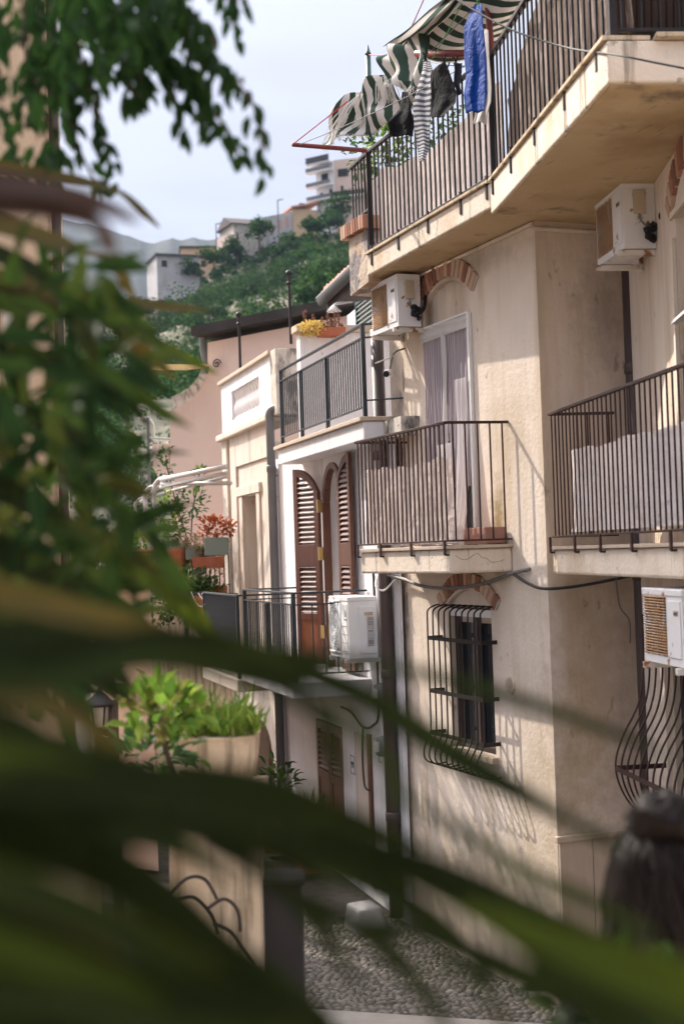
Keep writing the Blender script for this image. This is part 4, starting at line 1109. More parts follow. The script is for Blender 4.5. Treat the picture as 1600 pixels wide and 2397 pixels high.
# balcony slabs
BYF = -.80
BX0, BX1 = C.X(572, 1400, BYF), C.X(686, 1400, BYF)
zsl = ZF-.02
MB().box(BX0-.05, BX1+.05, BYF-.05, -.002, zsl-.16, zsl).build('balcony_slab', M['white'], wh, bevel=.012)
USX0, USX1 = C.X(650, 1050, -.30), C.X(850, 980, -.30)
zu = C.Z(850, 975, -.30)
us = MB(); us.box(USX0, USX1, -.30, 2.2, zu-.225, zu-.045)
us_ = us.build('terrace_slab', M['white'], wh, bevel=.01)
MB().box(USX0-.06, USX1+.02, -.34, 2.2, zu-.042, zu).build('slab_edge_tile', M['plinth'], us_, bevel=.006)
MB().box(USX1+.003, USX1+.55, -.10, 2.2, zu-.225, zu-.05).build('slab_return', M['dirty'], wh)
# parapet across the roof terrace, carrying the flower trough
zpw = C.Z(700, 790, .3)
xpw = C.X(684, 800, .0)
pw = MB(); pw.box(xpw, xpw+.18, .05, 2.6, zu, zpw-.09); pw.build('roof_parapet', M['white'], wh)
MB().box(xpw-.05, xpw+.24, .0, 2.62, zpw-.088, zpw).build('parapet_coping', M['plinth'], wh, bevel=.008)
MB().box(-.30, .30, .30, 2.4, zu, zu+1.0).build('roof_parapet', M['white'], wh)
# house number tiles beside the street door
for px_, py_, nm in ((892, 1762, '101'), (826, 1790, '99')):
    x, z = C.hit(px_, py_, -.02)
    pt_ = MB().box(x-.075, x+.075, -.026, -.013, z-.11, z+.11).build('number_tile', M['whiteplastic'], wh, bevel=.004)
    im = MB()
    for k, dg in enumerate(nm):
        cx = x+(k-(len(nm)-1)/2)*.04
        if dg == '1': im.box(cx-.005, cx+.005, -.031, -.0265, z-.035, z+.035)
        elif dg == '0': im.tube([(cx+.013*math.cos(a_*.524), -.028, z+.032*math.sin(a_*.524)) for a_ in range(13)], .004, 4)
        else:
            im.tube([(cx+.012*math.cos(a_*.524), -.028, z+.018+.016*math.sin(a_*.524)) for a_ in range(13)], .004, 4); im.box(cx+.008, cx+.016, -.031, -.0265, z-.035, z+.02)
    im.box(x-.07, x+.07, -.030, -.0265, z+.092, z+.100); im.box(x-.07, x+.07, -.030, -.0265, z-.100, z-.092)
    im.box(x-.07, x-.062, -.030, -.0265, z-.092, z+.092); im.box(x+.062, x+.07, -.030, -.0265, z-.092, z+.092)
    im.build('number', M['ink'], pt_)

railing('blue grey railing of the white roof terrace', C, (-1.8, -.27, zu),
        [((USX0+.12, -.27, 0), (USX1-.03, -.27, 0), zu+.10, C.Z(852, 757, -.27), 40), ((USX1-.03, -.27, 0), (USX1+.5, .55, 0), zu+.16, C.Z(852, 757, -.27), 3)], M['greyiron'], bar=.0115, flat=(.045, .014), sub=.13,
        posts=[(USX0+.14, -.27, zu-.02, C.Z(852, 757, -.27)), (USX0+1.1, -.27, zu, C.Z(852, 757, -.27)-.14), (USX0+2.2, -.27, zu, C.Z(852, 757, -.27)-.14), (USX1-.03, -.27, zu-.02, C.Z(852, 757, -.27))], postw=.04)
zrl = C.Z(686, 1389, BYF)
railing('blue grey railing of the white house balcony at the arched door', C, (BX1, BYF/2, zsl),
        [((BX0, BYF, 0), (BX1, BYF, 0), zsl+.08, zrl, 26), ((BX1, BYF, 0), (BX1, -.01, 0), zsl+.08, zrl, 6), ((BX0, BYF, 0), (BX0, -.01, 0), zsl+.08, zrl, 6)], M['greyiron'], bar=.011, flat=(.045, .014), sub=.12,
        posts=[(BX1, BYF, zsl, zrl), (BX0, BYF, zsl, zrl), ((BX0+BX1)/2, BYF, zsl, zrl-.13)], postw=.045)

# wall electrics at the street door of the white house
cable('white conduit running down the white house beside the drainpipe', C, [(-.14, -.03, E-.25), (-.13, -.03, E-1.0), (-.13, -.03, .9), (-.12, -.03, .5)], .018, M['whiteplastic'], 'conduit', sm=False)
cable('grey cable tangled under the white air conditioner', C, [(-.16, -.06, E-.2), (-.17, -.05, E-.8), (-.16, -.05, E-1.6), (-.35, -.06, E-1.78), (-.75, -.05, E-1.84), (-1.15, -.06, E-1.72), (-1.5, -.07, E-1.7)], .014, M['cableblk'])
cable('thin cable hanging in a loop by the street door', C, [(-.75, -.05, E-1.84), (-.80, -.05, E-2.2), (-.72, -.06, E-2.45), (-.58, -.05, E-2.48)], .012, M['cableblk'])
for k, z in enumerate((E-1.42, E-1.95)):
    mt = thing('electric_meter', ('upper' if k == 0 else 'lower')+' grey round electric meter on the white wall beside the brown drainpipe', 'meter', C, (.0, -.04, z))
    MB().lathe([(.05, -.10), (.085, -.08), (.085, .08), (.05, .10)], (.0, -.06, z), 16).build('housing', M['pipe_grey'], mt, smooth=True)
    MB().box(-.05, .05, -.155, -.10, z-.05, z+.05).build('dial_cover', M['whiteplastic'], mt, bevel=.006)

# ================================================================== PALE HOUSE (beyond the white one)
ph = thing('pale_house', 'pale stone coloured house with a blind balustrade parapet above a narrow deep window', 'house', C, ((XW+XP)/2, 0, 0))
zc_ = C.Z(668, 955); 
WX0p, WX1p = C.X(573, 1250), C.X(606, 1250)
w = MB(); wall_shell(w, XP, XW-.003, -.4, zc_-.10, [(WX0p, WX1p, ZF+.05, C.Z(590, 1160)), (C.X(590, 1780), C.X(642, 1780), -.4, C.Z(620, 1690), .7)], .32, .0)
w.add([(XP, 0, -.4), (XP, 4, -.4), (XP, 4, zc_-.1), (XP, 0, zc_-.1)], [(0, 3, 2, 1)])
w.build('wall', M['pale'], ph)
MB().box(XP-.08, XW-.01, -.12, .35, zc_-.098, zc_).build('cornice', M['pale'], ph, bevel=.02)
fr2 = MB()
fr2.box(XP+.0, XP+.35, -.045, -.002, -.3, zc_-.10); fr2.box(XP+.55, XP+.95, -.035, -.002, -.3, zc_-.10)
fr2.box(XP+.95, XW-.05, -.03, -.002, zc_-.55, zc_-.10)
fr2.box(WX0p-.22, WX0p-.002, -.03, -.002, ZF, C.Z(590, 1160)+.02); fr2.box(WX1p+.002, WX1p+.20, -.03, -.002, ZF, C.Z(590, 1160)+.02); fr2.box(WX0p-.30, WX1p+.28, -.045, -.002, C.Z(590, 1160)+.022, C.Z(590, 1160)+.16)
fr2.build('mouldings', M['pale'], ph, bevel=.006)
wf = MB(); wf.box(WX0p, WX0p+.07, .24, .30, ZF+.05, C.Z(590, 1160)); wf.box(WX1p-.07, WX1p, .24, .30, ZF+.05, C.Z(590, 1160)); wf.box(WX0p+.07, WX1p-.07, .24, .30, C.Z(590, 1160)-.07, C.Z(590, 1160))
wf_ = wf.build('window', M['pipe_grey'], ph); MB().box(WX0p+.07, WX1p-.07, .27, .28, ZF+.05, C.Z(590, 1160)-.07).build('pane', M['glass'], wf_)
MB().box(C.X(590, 1780), C.X(642, 1780), .25, .27, -.4, C.Z(620, 1690)).build('arched_door', M['wood'], ph)
# parapet with blind balusters
zp1 = C.Z(663, 803)
xo0, xo1 = XP+.75, XW-.75
pz0, pz1 = zc_+.16, zp1-.24
pp_ = MB(); wall_shell(pp_, XP-.02, XW-.02, zc_+.003, zp1-.06, [(xo0, xo1, pz0, pz1)], .20, -.02)
pp_.box(XP, XW-.03, .19, .24, zc_+.003, zp1-.06)
pp_.add([(XW-.02, -.02, zc_+.003), (XW-.02, .24, zc_+.003), (XW-.02, .24, zp1-.06), (XW-.02, -.02, zp1-.06)], [(0, 1, 2, 3)])
par = pp_.build('parapet', M['white'], ph)
MB().box(XP-.08, XW+.02, -.07, .30, zp1-.058, zp1).build('coping', M['plinth'], par, bevel=.01)
hb = pz1-pz0
prof = [(.075, 0), (.075, .07), (.05, .09), (.06, .16), (.085, .30), (.075, .45), (.05, .62), (.042, .72), (.06, .80), (.06, .86), (.075, .92), (.075, 1.0)]
nb_ = 10
fb_ = None
for k in range(nb_):
    xx = xo0+(xo1-xo0)*(k+.5)/nb_
    if fb_ is None:
        fb_ = MB().lathe([(r, z*hb) for r, z in prof], (0, 0, 0), 12).build('baluster', M['white'], smooth=True); o = fb_
    else:
        o = fb_.copy(); COL.objects.link(o)
    o.parent = ph; o.rotation_euler = (0, 0, 0); o.location = Vector((xx, .075, pz0))-OFF[ph.name]
MB().box(XW+.001, XW+.34, -.04, .3, zc_-.05, zp1-.02).build('end_pillar', M['dirty'], ph, bevel=.01)
# far balcony of the pale house with washing line arms
fy = -.85
FX1 = C.X(555, 1395, fy); FX0 = FX1-2.2
zfr = C.Z(540, 1393, fy)
MB().box(FX0, FX1+.1, fy-.05, -.06, zfr-1.15, zfr-1.0).build('balcony_slab', M['pale'], ph, bevel=.01)
railing('dark densely barred railing of the pale house balcony with white lines', C, (FX0, fy, zfr-1), [((FX0, fy, 0), (FX1, fy, 0), zfr-.92, zfr, 40), ((FX1, fy, 0), (FX1, -.06, 0), zfr-.92, zfr, 5)], M['greyiron'], bar=.010, flat=(.045, .016),
        posts=[(FX1, fy, zfr-1, zfr), (FX0, fy, zfr-1, zfr)], postw=.04)
ln = thing('clothes_line', 'slack white cords of an airing frame on the far balcony railing', 'clothes line', WORLD, tuple(at(460, 1392, 19.6)))
MB().bar(at(440, 1387, 19.4), at(556, 1390, 20.0), .02, .02).build('arm', M['greyiron'], ln)
for a, b, s in (((447, 1386), (487, 1399), .16), ((464, 1388), (505, 1397), .10), ((472, 1389), (520, 1394), .06), ((482, 1388), (530, 1391), .03)):
    MB().tube(bow(at(*a, 19.4), at(*b, 19.2), s), .009, 5).build('cord', M['cordwhite'], ln)

# ================================================================== UPPER WHITE HOUSE WITH EAVE
GY = .95                                # the wall stands this far behind the gutter line
up = thing('upper_white_house', 'white upper storey with a green shutter under a dark boarded eave of red tiles', 'house', G, (1.5, GY, E+2))
ez = _g0.z; gx0_ = G.X(812, 740, GY)
MB().box(gx0_, 4.5, GY, GY+3, E+1.4, ez+.2).build('wall', M['white'], up)
MB().tube([(gx0_+.08, GY-.06, E+1.4), (gx0_+.08, GY-.06, ez-.5), (gx0_+.3, GY-.25, ez-.15)], .06, 10).build('rain_pipe', M['tubewhite'], up, smooth=True)
sh = MB(); x0g, x1g = G.X(837, 725, GY), G.X(880, 725, GY); zs0, zs1 = G.Z(850, 800, GY), G.Z(850, 692, GY)
sh.box(x0g, x0g+.07, GY-.05, GY-.005, zs0, zs1); sh.box(x1g-.07, x1g, GY-.05, GY-.005, zs0, zs1); sh.box(x0g+.07, x1g-.07, GY-.05, GY-.005, zs1-.1, zs1); sh.box(x0g+.07, x1g-.07, GY-.05, GY-.005, zs0, zs0+.1)
z = zs0+.13
while z < zs1-.12: sh.hexa([(x0g+.07, GY-.05, z), (x1g-.07, GY-.05, z), (x1g-.07, GY-.01, z+.05), (x0g+.07, GY-.01, z+.05), (x0g+.07, GY-.045, z+.02), (x1g-.07, GY-.045, z+.02), (x1g-.07, GY-.008, z+.07), (x0g+.07, GY-.008, z+.07)]); z += .075
sh.build('shutter', M['greenshut'], up, bevel=.003)
ev = MB(); ev.hexa([(.05, .12, ez-.10), (5, .12, ez-.10), (5, 2.4, ez+.30), (.05, 2.4, ez+.30), (.05, .12, ez-.06), (5, .12, ez-.06), (5, 2.4, ez+.34), (.05, 2.4, ez+.34)])
ev.build('roof', M['boards'], up)
MB().box(0, 5, .085, .115, ez-.20, ez-.0).build('eave_board', M['boards'], up)
gt = MB()
def gut(u, v):
    a = math.pi*(1+v); return (-.02+5*u, .0+.075*math.cos(a), ez+.04+.13*math.sin(a))
gt.grid(gut, 8, 10); gt.build('gutter', M['gutter'], up, solid=.006, smooth=True)
MB().tube([(-.02, -.075, ez+.04), (5, -.075, ez+.04)], .009, 6).build('gutter_bead', M['tubewhite'], up)
x = .1
while x < 4.8:
    rows = MB()
    for j in range(5):
        yy = .06+j*.36; zz = ez+.02+j*.07
        rows.tube([(x, yy-.08+random.uniform(-.02, .02), zz+.02), (x, yy+.34, zz+.09)], [.085, .075], 10)
    rows.build('tile_row', M['tile'], up, smooth=True); x += .19
# gooseneck lamp over the roof terrace
gl = thing('wall_lamp', 'small white gooseneck lamp on the corner of the upper white house', 'lamp', WORLD, tuple(at(806, 712, 20.5)))
MB().tube(smooth_path([at(824, 706, 20.6), at(800, 709, 20.5), at(784, 712, 20.4), at(781, 720, 20.4)]), .018, 7).build('arm', M['whiteplastic'], gl, smooth=True)
p = at(781, 724, 20.4); MB().lathe([(.02, .06), (.05, .03), (.11, -.03), (.10, -.035)], p, 14).build('shade', M['whiteplastic'], gl, smooth=True)
# two thin poles with finials
for px_, yt, yb, d, lb in ((563, 742, 880, 22, 'short thin dark pole with a round finial before the pink house'), (681, 645, 805, 20.3, 'tall thin dark pole with a round finial behind the terrace corner')):
    a, b = at(px_, yb, d), at(px_-1, yt, d); b = Vector((a.x, a.y, b.z))
    t = thing('finial_pole', lb, 'pole', WORLD, tuple(a))
    MB().tube([a, b], .022, 8).build('shaft', M['darkiron'], t)
    m_ = MB(); m_.blob((b.x, b.y, b.z+.04), .05, 2); m_.lathe([(.03, -.12), (.045, -.10), (.03, -.08)], b, 10); m_.build('finial', M['darkiron'], t, smooth=True)

# ================================================================== PINK HOUSE across the end
pk = thing('pink_house', 'pink rendered house end with a dark sloping roof edge and a concave left shoulder', 'house', PK, (1.5, 0, 0))
def pkp(px, py): return PK.hit(px, py)
ol = [pkp(398, 1400), pkp(398, 962)]
for px_, py_ in ((420, 952), (445, 937), (463, 920), (477, 900), (487, 878), (489, 860)): ol.append(pkp(px_, py_))
ol += [pkp(486, 855), pkp(486, 802), pkp(900, 722), pkp(900, 1400)]
pm = MB(); pm.prism(ol, 0, .5); pm.build('wall', M['pink'], pk)
(ra, rb), (rc, rd) = pkp(464, 790), pkp(900, 706)
rm = MB(); rm.hexa([(ra, -.25, rb), (rc, -.25, rd), (rc, 1.2, rd), (ra, 1.2, rb), (ra, -.25, rb+.17), (rc, -.25, rd+.17), (rc, 1.2, rd+.17), (ra, 1.2, rb+.17)])
rm.build('roof_edge', M['roofdark'], pk)
cx_, cz_ = pkp(470, 800); MB().tube(smooth_path([(cx_-.02, .1, cz_+.12), (cx_, .1, cz_-.2), (cx_+.06, .1, cz_-.45), (cx_+.1, .1, cz_-.55)]), .07, 8).build('chimney_pipe', M['pipe_grey'], pk, smooth=True)
x0_, z0_ = pkp(398, 1170); MB().hexa([(x0_-.35, 0, z0_+.62), (x0_, 0, z0_+.0), (x0_, .6, z0_+0), (x0_-.35, .6, z0_+.62), (x0_-.35, 0, z0_+1.05), (x0_-.003, 0, z0_+1.05), (x0_-.003, .6, z0_+1.05), (x0_-.35, .6, z0_+1.05)]).build('corbel', M['pink'], pk)
cap = MB(); 
for a, b in zip(ol[1:8], ol[2:8]): cap.bar((a[0], .2, a[1]+.02), (b[0], .2, b[1]+.02), .55, .04, up=(0, 1, 0))
cap.build('shoulder_coping', M['dirty'], pk)
sc = MB(); xx, zz = pkp(510, 852); sc.tube([(xx+.09*(1-a/26)*math.cos(a*.45), -.05, zz+.09*(1-a/26)*math.sin(a*.45)) for a in range(24)], .012, 5)
sc.build('iron_scroll', M['darkiron'], pk)
cs = MB(); (ya, yb), (yc, yd) = pkp(402, 860), pkp(492, 872)
for j in range(8): cs.bar((ya-.05, -.1-.10*j, yb+.03-.018*j+.0), (yc, -.1-.10*j, yb+.05-.018*j-.1), .06, .05)
tag(cs.build('corrugated_awning', M['yellowcorr'], fr=PK, base=(ya+.3, -.4, yb)), 'small yellow corrugated awning sticking out left of the pink house', 'awning')

# ------------------------------------------------------------------ terrace garden with the white tube pergola
gd = thing('garden_terrace', 'rendered terrace block with planted railing below the pink house', 'terrace', WORLD, tuple(at(440, 1500, 22)))
a = at(318, 1300, 22.8); b = at(540, 1300, 21.6)
tb_ = MB(); tb_.plan([(a.x, a.y), (b.x, b.y), (b.x+1.0, b.y+3.6), (a.x+.6, a.y+4)], -2.5, at(440, 1400, 22).z)
tb_.build('block', M['stone'], gd, bevel=.02)
zt_ = at(440, 1290, 22).z
FD = Frame(a.x, a.y, b.x-a.x, b.y-a.y); LD = (Vector((b.x, b.y, 0))-Vector((a.x, a.y, 0))).length
railing('old iron railing of the planted terrace below the pink house', FD, (LD/2, 0, zt_-.7), [((-1.2, .0, 0), (LD, .0, 0), zt_-.72, zt_, 34)], M['darkiron'], bar=.014, flat=(.04, .02), name='garden_railing', posts=[(LD*.53, 0, zt_-1.6, zt_), (0, 0, zt_-1.0, zt_)], postw=.06)
pg = thing('pergola_frame', 'white tube awning frame with bent legs over the planted terrace', 'pergola', WORLD, tuple(at(400, 1285, 22)))
def leg(p1, p2, p3, p4, r=.026):
    MB().tube(smooth_path([at(*p1), at(*p2), at(*p3), at(*p4)], 7), r, 8).build('leg', M['tubewhite'], pg, smooth=True)
leg((376, 1285, 21.8), (361, 1160, 21.8), (368, 1128, 21.8), (390, 1117, 21.6), .036)
leg((357, 1288, 22.4), (341, 1170, 22.4), (345, 1145, 22.4), (362, 1137, 22.3))
leg((350, 1288, 22.6), (338, 1175, 22.6), (340, 1150, 22.6), (356, 1142, 22.4))
leg((335, 1292, 23.4), (317, 1195, 23.4), (322, 1172, 23.4), (336, 1164, 23.3))
for (p1, p2, r) in (((378, 1122, 21.6), (530, 1092, 19.5), .036), ((376, 1140, 21.7), (530, 1108, 19.6), .03), ((378, 1133, 21.6), (540, 1131, 20), .03), ((365, 1158, 22.2), (530, 1116, 20), .022), ((330, 1174, 23.3), (382, 1132, 21.6), .032)):
    MB().tube([at(*p1), at(*p2)], r, 8).build('beam', M['tubewhite'], pg, smooth=True)
an = thing('television_aerial', 'thin television aerial with a looping cable left of the pink house', 'aerial', WORLD, tuple(at(348, 1130, 24)))
MB().tube([at(350, 1140, 24), at(346, 978, 24)], .025, 6).build('mast', M['pipe_grey'], an)
ab = MB(); ab.tube([at(322, 979, 24), at(352, 977, 24)], .015, 5)
for k in range(4): ab.tube([at(326+k*7, 974, 24), at(327+k*7, 984, 24)], .01, 5)
ab.build('boom', M['tubewhite'], an)
MB().tube([at(346, 1025, 24), at(400, 1027, 24)], .02, 5).build('cross_arm', M['tubewhite'], an)
MB().tube(smooth_path([at(350, 978, 24), at(360, 995, 24), at(362, 1020, 24), at(370, 1040, 24), at(362, 1070, 24), at(352, 1078, 24)]), .012, 5).build('lead', M['cordwhite'], an)
gm_ = MB(); c0 = at(330, 1113, 24)
for k in range(6): gm_.tube([c0+Vector((-.08+k*.032, 0, -.10)), c0+Vector((-.08+k*.032, 0, .10))], .005, 4)
gm_.tube([c0+Vector((.12*math.cos(t_*.4), 0, .12*math.sin(t_*.4))) for t_ in range(17)], .007, 5); gm_.build('grid_reflector', M['pipe_grey'], an)

# ------------------------------------------------------------------ potted plants
def foliage(c, r, n, l, w, m, parent, name='foliage', up=.3, seed=0, shell=.3):
    rng = random.Random(seed); mb = MB(); c = Vector(c); r = Vector(r if isinstance(r, (tuple, list)) else (r, r, r))
    for _ in range(n):
        d = Vector((rng.gauss(0, 1), rng.gauss(0, 1), rng.gauss(0, 1))).normalized(); k = rng.uniform(shell, 1)
        p = c+Vector((d.x*r.x*k, d.y*r.y*k, d.z*r.z*k))
        dd = Vector((d.x+rng.gauss(0, .5), d.y+rng.gauss(0, .5), d.z+up+rng.gauss(0, .5)))
        mb.leaf(p, dd, Vector((rng.gauss(0, .4), rng.gauss(0, .4), 1)), l*rng.uniform(.6, 1.25), w*rng.uniform(.7, 1.2))
    return mb.build(name, m, parent)
def potplant(label, p, kind, pw, ph_, fol, sd=1, stems=()):
    t = thing('potted_plant', label, 'plant', WORLD, tuple(p))
    if kind == 'round':
        MB().lathe([(pw*.34, 0), (pw*.47, ph_*.82), (pw*.5, ph_*.82), (pw*.5, ph_), (pw*.42, ph_)], p, 18).build('pot', M['terracotta'], t, smooth=False)
    elif kind == 'trough':
        f = FD; mb = MB(); x, y = locA(f, p.x, p.y)
        c = []
        for z, k in ((p.z, .44), (p.z+ph_, .5)):
            for dx_, dy_ in ((-k, -.09-.02*(k > .45)), (k, -.09-.02*(k > .45)), (k, .09), (-k, .09)): c.append(f.w(x+dx_*pw, y+dy_, z))
        mb.hexa(c); mb.build('trough', M['terracotta'], t, bevel=.01)
    elif kind == 'greybox':
        MB().box(p.x-pw/2, p.x+pw/2, p.y-.12, p.y+.12, p.z, p.z+ph_).build('pot', mat('grey_green_planter', (.16, .20, .18), rough=.7), t, bevel=.01)
    for i, (c, r, n, l, w_, m_) in enumerate(fol):
        foliage(p+Vector(c), r, n, l, w_, m_, t, seed=sd*10+i)
    for a in stems:
        MB().tube([p+Vector(q) for q in a], .012, 5).build('stem', M['bark'], t)
    return t
potplant('tall bright green plant in a round terracotta pot at the terrace edge', at(415, 1345, 21.4), 'round', .32, .42, [((0, 0, .75), (.16, .16, .5), 160, .13, .045, M['potgreen']), ((-.1, 0, .9), (.16, .16, .4), 90, .10, .05, M['bright'])], 1)
potplant('thin twisted shrub with dark leaves before the pink wall', at(447, 1330, 22.3), 'round', .3, .3, [((.05, 0, 1.05), (.28, .2, .3), 90, .11, .06, M['potgreen']), ((.18, 0, 1.45), (.14, .1, .14), 40, .10, .055, M['potgreen']), ((-.35, 0, 1.6), (.18, .12, .32), 70, .09, .05, M['potgreen'])], 2, stems=[((0, 0, .3), (.05, 0, .9), (.18, 0, 1.5)), ((0, 0, .3), (-.2, 0, 1.0), (-.35, 0, 1.7))])
potplant('grey green box of orange leaved plants beside the pale house', at(508, 1300, 20.8), 'greybox', .34, .26, [((0, 0, .40), (.30, .16, .20), 240, .085, .05, M['orange'])], 3)
potplant('pale pink succulents spilling along the terrace rail', at(460, 1310, 21.4), 'greybox', .3, .2, [((0, 0, .25), (.42, .14, .15), 300, .06, .035, M['palepinkleaf']), ((-.02, 0, .12), (.3, .16, .1), 80, .07, .04, M['bright'])], 4)
potplant('red trough of pink flowers hung on the terrace railing', at(488, 1330, 21.2), 'trough', .50, .17, [((0, 0, .27), (.25, .12, .12), 220, .06, .03, M['palepinkleaf']), ((.05, 0, .25), (.25, .12, .10), 90, .07, .03, M['potgreen'])], 5)
potplant('lower red trough of dry stems under the terrace railing', at(500, 1400, 21.2), 'trough', .42, .18, [((0, 0, .40), (.2, .1, .25), 120, .08, .02, M['dryleaf'])], 6)
potplant('yellow green bushy plant behind the pergola legs', at(335, 1315, 23), 'round', .34, .2, [((0, 0, .35), (.45, .2, .22), 240, .09, .05, M['bright'])], 7)
potplant('dark shadowy hanging plant below the terrace railing', at(450, 1390, 21.4), 'round', .3, .25, [((0, 0, .25), (.35, .15, .40), 260, .10, .05, M['potgreen'])], 8)
potplant('low terracotta pot of trailing plants by the balcony line', at(474, 1440, 20.8), 'round', .40, .28, [((0, 0, .33), (.3, .18, .15), 130, .08, .04, M['potgreen'])], 9)
iv = thing('trailing_ivy', 'dark trailing ivy over the rendered block below the planted terrace railing', 'ivy', WORLD, tuple(at(420, 1420, 20.7)))
foliage(at(450, 1395, 20.9), (.55, .18, .42), 520, .10, .06, M['potgreen'], iv, seed=61); foliage(at(375, 1400, 21.2), (.5, .2, .45), 380, .10, .06, M['shrubleaf'], iv, 'trailing_leaves', seed=62)
MB().tube(smooth_path([at(440, 1480, 20.8), at(446, 1400, 20.8), at(470, 1330, 20.9)]), .015, 6).build('stem', M['bark'], iv)
# flower trough on the white parapet
p = at(770, 789, 17.6); ft = thing('flower_trough', 'long terracotta trough of yellow flowers and dry spikes on the white parapet', 'planter', WORLD, tuple(p))
q0, q1 = at(757, 787, 17.6), at(806, 787, 17.6)
fm = MB(); fm.hexa([(q0.x-.08, q0.y-.12, p.z), (q1.x, q1.y-.12, p.z), (q1.x, q1.y+.1, p.z), (q0.x-.08, q0.y+.1, p.z), (q0.x-.10, q0.y-.14, p.z+.10), (q1.x+.02, q1.y-.14, p.z+.10), (q1.x+.02, q1.y+.12, p.z+.10), (q0.x-.10, q0.y+.12, p.z+.10)])
fm.build('trough', M['terracotta'], ft, bevel=.006)
foliage(at(728, 770, 17.5), (.19, .13, .10), 420, .036, .032, M['yellowflower'], ft, 'flowers', seed=71)
for k, (px_, py_) in enumerate(((712, 728), (733, 738), (752, 745), (765, 735), (772, 742), (783, 732), (791, 733), (799, 760), (760, 760), (778, 752))):
    mb = MB(); a = at(px_+3, 782, 17.5); b = at(px_, py_, 17.5); mb.tube([a, b], .005, 4)
    for j in range(34):
        q = a.lerp(b, random.uniform(.55 if k < 2 else .35, 1)); mb.leaf(q, Vector((random.gauss(0, 1), random.gauss(0, .6), .9)), Vector((0, -1, .2)), .034, .014)
    mb.build('dry_spike', M['dryleaf'], ft)

# ================================================================== LAUNDRY AND AWNING on the terrace
def cloth(name, label, cat, rows, d, m, amp=.03, folds=3, nu=26, nv=30, seed=0, d2=None, ragged=0.0, group=None, sol=.003):
    """rows: (py, px_left, px_right) outline down the cloth; hangs about the distance d (left) to d2 (right) along the railing."""
    rng = random.Random(seed); ph = [rng.uniform(0, 6.28) for _ in range(5)]; d2 = d2 or d
    def f(u, v):
        k = v*(len(rows)-1); i = min(int(k), len(rows)-2); t = k-i
        a, b = rows[i], rows[i+1]
        ly = a[0]+(b[0]-a[0])*t; l = a[1]+(b[1]-a[1])*t; r = a[2]+(b[2]-a[2])*t
        sk = (a[3] if len(a) > 3 else 0)*(1-t)+(b[3] if len(b) > 3 else 0)*t
        p = at(l+(r-l)*u, ly+sk*u, d+(d2-d)*u)
        w_ = math.sin(u*folds*6.28+ph[0]+1.5*math.sin(v*4+ph[1]))*(.3+.7*v)+.5*math.sin(v*8+u*5+ph[2])*.5
        p.y += amp*w_
        p.x += amp*.4*math.sin(v*9+ph[3]+u*3)*v
        return p
    keep = None
    if ragged:
        cut = [1-ragged*rng.random() for _ in range(nu)]
        keep = lambda u, v: v < cut[min(int(u*nu), nu-1)]
    o = MB().grid(f, nu, nv, keep).build(name, m, base=tuple(f(.5, 0)), smooth=True, solid=sol)
    return tag(o, label, cat, group)
blue = cloth('blue_shirt', 'long blue garment pegged at the corner post of the terrace railing', 'garment', [(8, 1112, 1126), (60, 1086, 1129), (130, 1088, 1135), (172, 1089, 1140), (220, 1083, 1140), (262, 1094, 1128)], 10.95, M['clothblue'], .03, 1.6, seed=1, d2=10.7)
cloth('white_cloth', 'thin white cloth hanging behind the blue garment', 'garment', [(70, 1130, 1142), (160, 1128, 1146), (240, 1112, 1148), (288, 1106, 1139)], 11.0, M['clothwhite'], .03, 1.5, seed=2, d2=10.8)
cloth('black_shorts', 'pair of black shorts with grey hems on the washing line', 'garment', [(168, 1008, 1038, -26), (190, 1007, 1052, -20), (230, 1008, 1068, -16), (262, 1009, 1064, -22), (278, 1010, 1040, -8)], 11.6, M['clothblack'], .02, 1.3, seed=3, d2=11.3)
cloth('striped_top', 'long grey striped top drooping to a point on the washing line', 'garment', [(138, 991, 1004), (165, 988, 1012), (240, 968, 1006), (300, 970, 1005), (345, 974, 1007), (378, 982, 992)], 11.9, M['clothgrey'], .025, 1.2, seed=4, d2=11.7)
cloth('black_garment', 'black garment hanging low beside the awning fringe', 'garment', [(215, 941, 952), (255, 934, 962), (290, 907, 968), (318, 909, 969)], 12.3, M['clothblack'], .025, 1.4, seed=5, d2=12.1)
cloth('grey_sock', 'small slate blue sock pegged left of the blue garment', 'garment', [(147, 1060, 1081), (165, 1064, 1079), (195, 1060, 1077), (221, 1071, 1079)], 11.35, M['clothslate'], .02, 1, seed=6)
pegs = ((995, 136), (1038, 143), (1066, 146), (1046, 160), (1118, 4))
for (px_, py_), lb in zip(pegs, ('dark peg on the grey striped top', 'dark peg on the black shorts', 'dark peg on the small slate sock', 'dark peg on the line right of the black shorts', 'bright green peg on the blue garment')):
    p = at(px_, py_, 11.5 if px_ < 1100 else 10.8)
    m_ = MB(); m_.bar(p+Vector((-.012, 0, -.03)), p+Vector((.02, 0, .05)), .012); m_.bar(p+Vector((.012, 0, -.03)), p+Vector((-.02, 0, .05)), .012)
    tag(m_.build('clothes_peg', M['cordgreen'] if px_ > 1100 else M['black'], base=tuple(p)), lb, 'peg', 'pegs on the washing line')
for a, b, lb in (((700, 338), (1148, 120), 'thin line from the red arm to the corner post of the terrace'), ((985, 138), (1148, 148), 'washing line across the terrace corner carrying dark clothes'), ((900, 205), (1100, 25), 'line under the awning running up to the right')):
    tag(MB().tube(bow(at(*a, 13.1), at(*b, 11.2), .04), .004, 5).build('washing_line', M['cablegrey'], base=tuple(at(*a, 13.1)), smooth=True), lb, 'line')
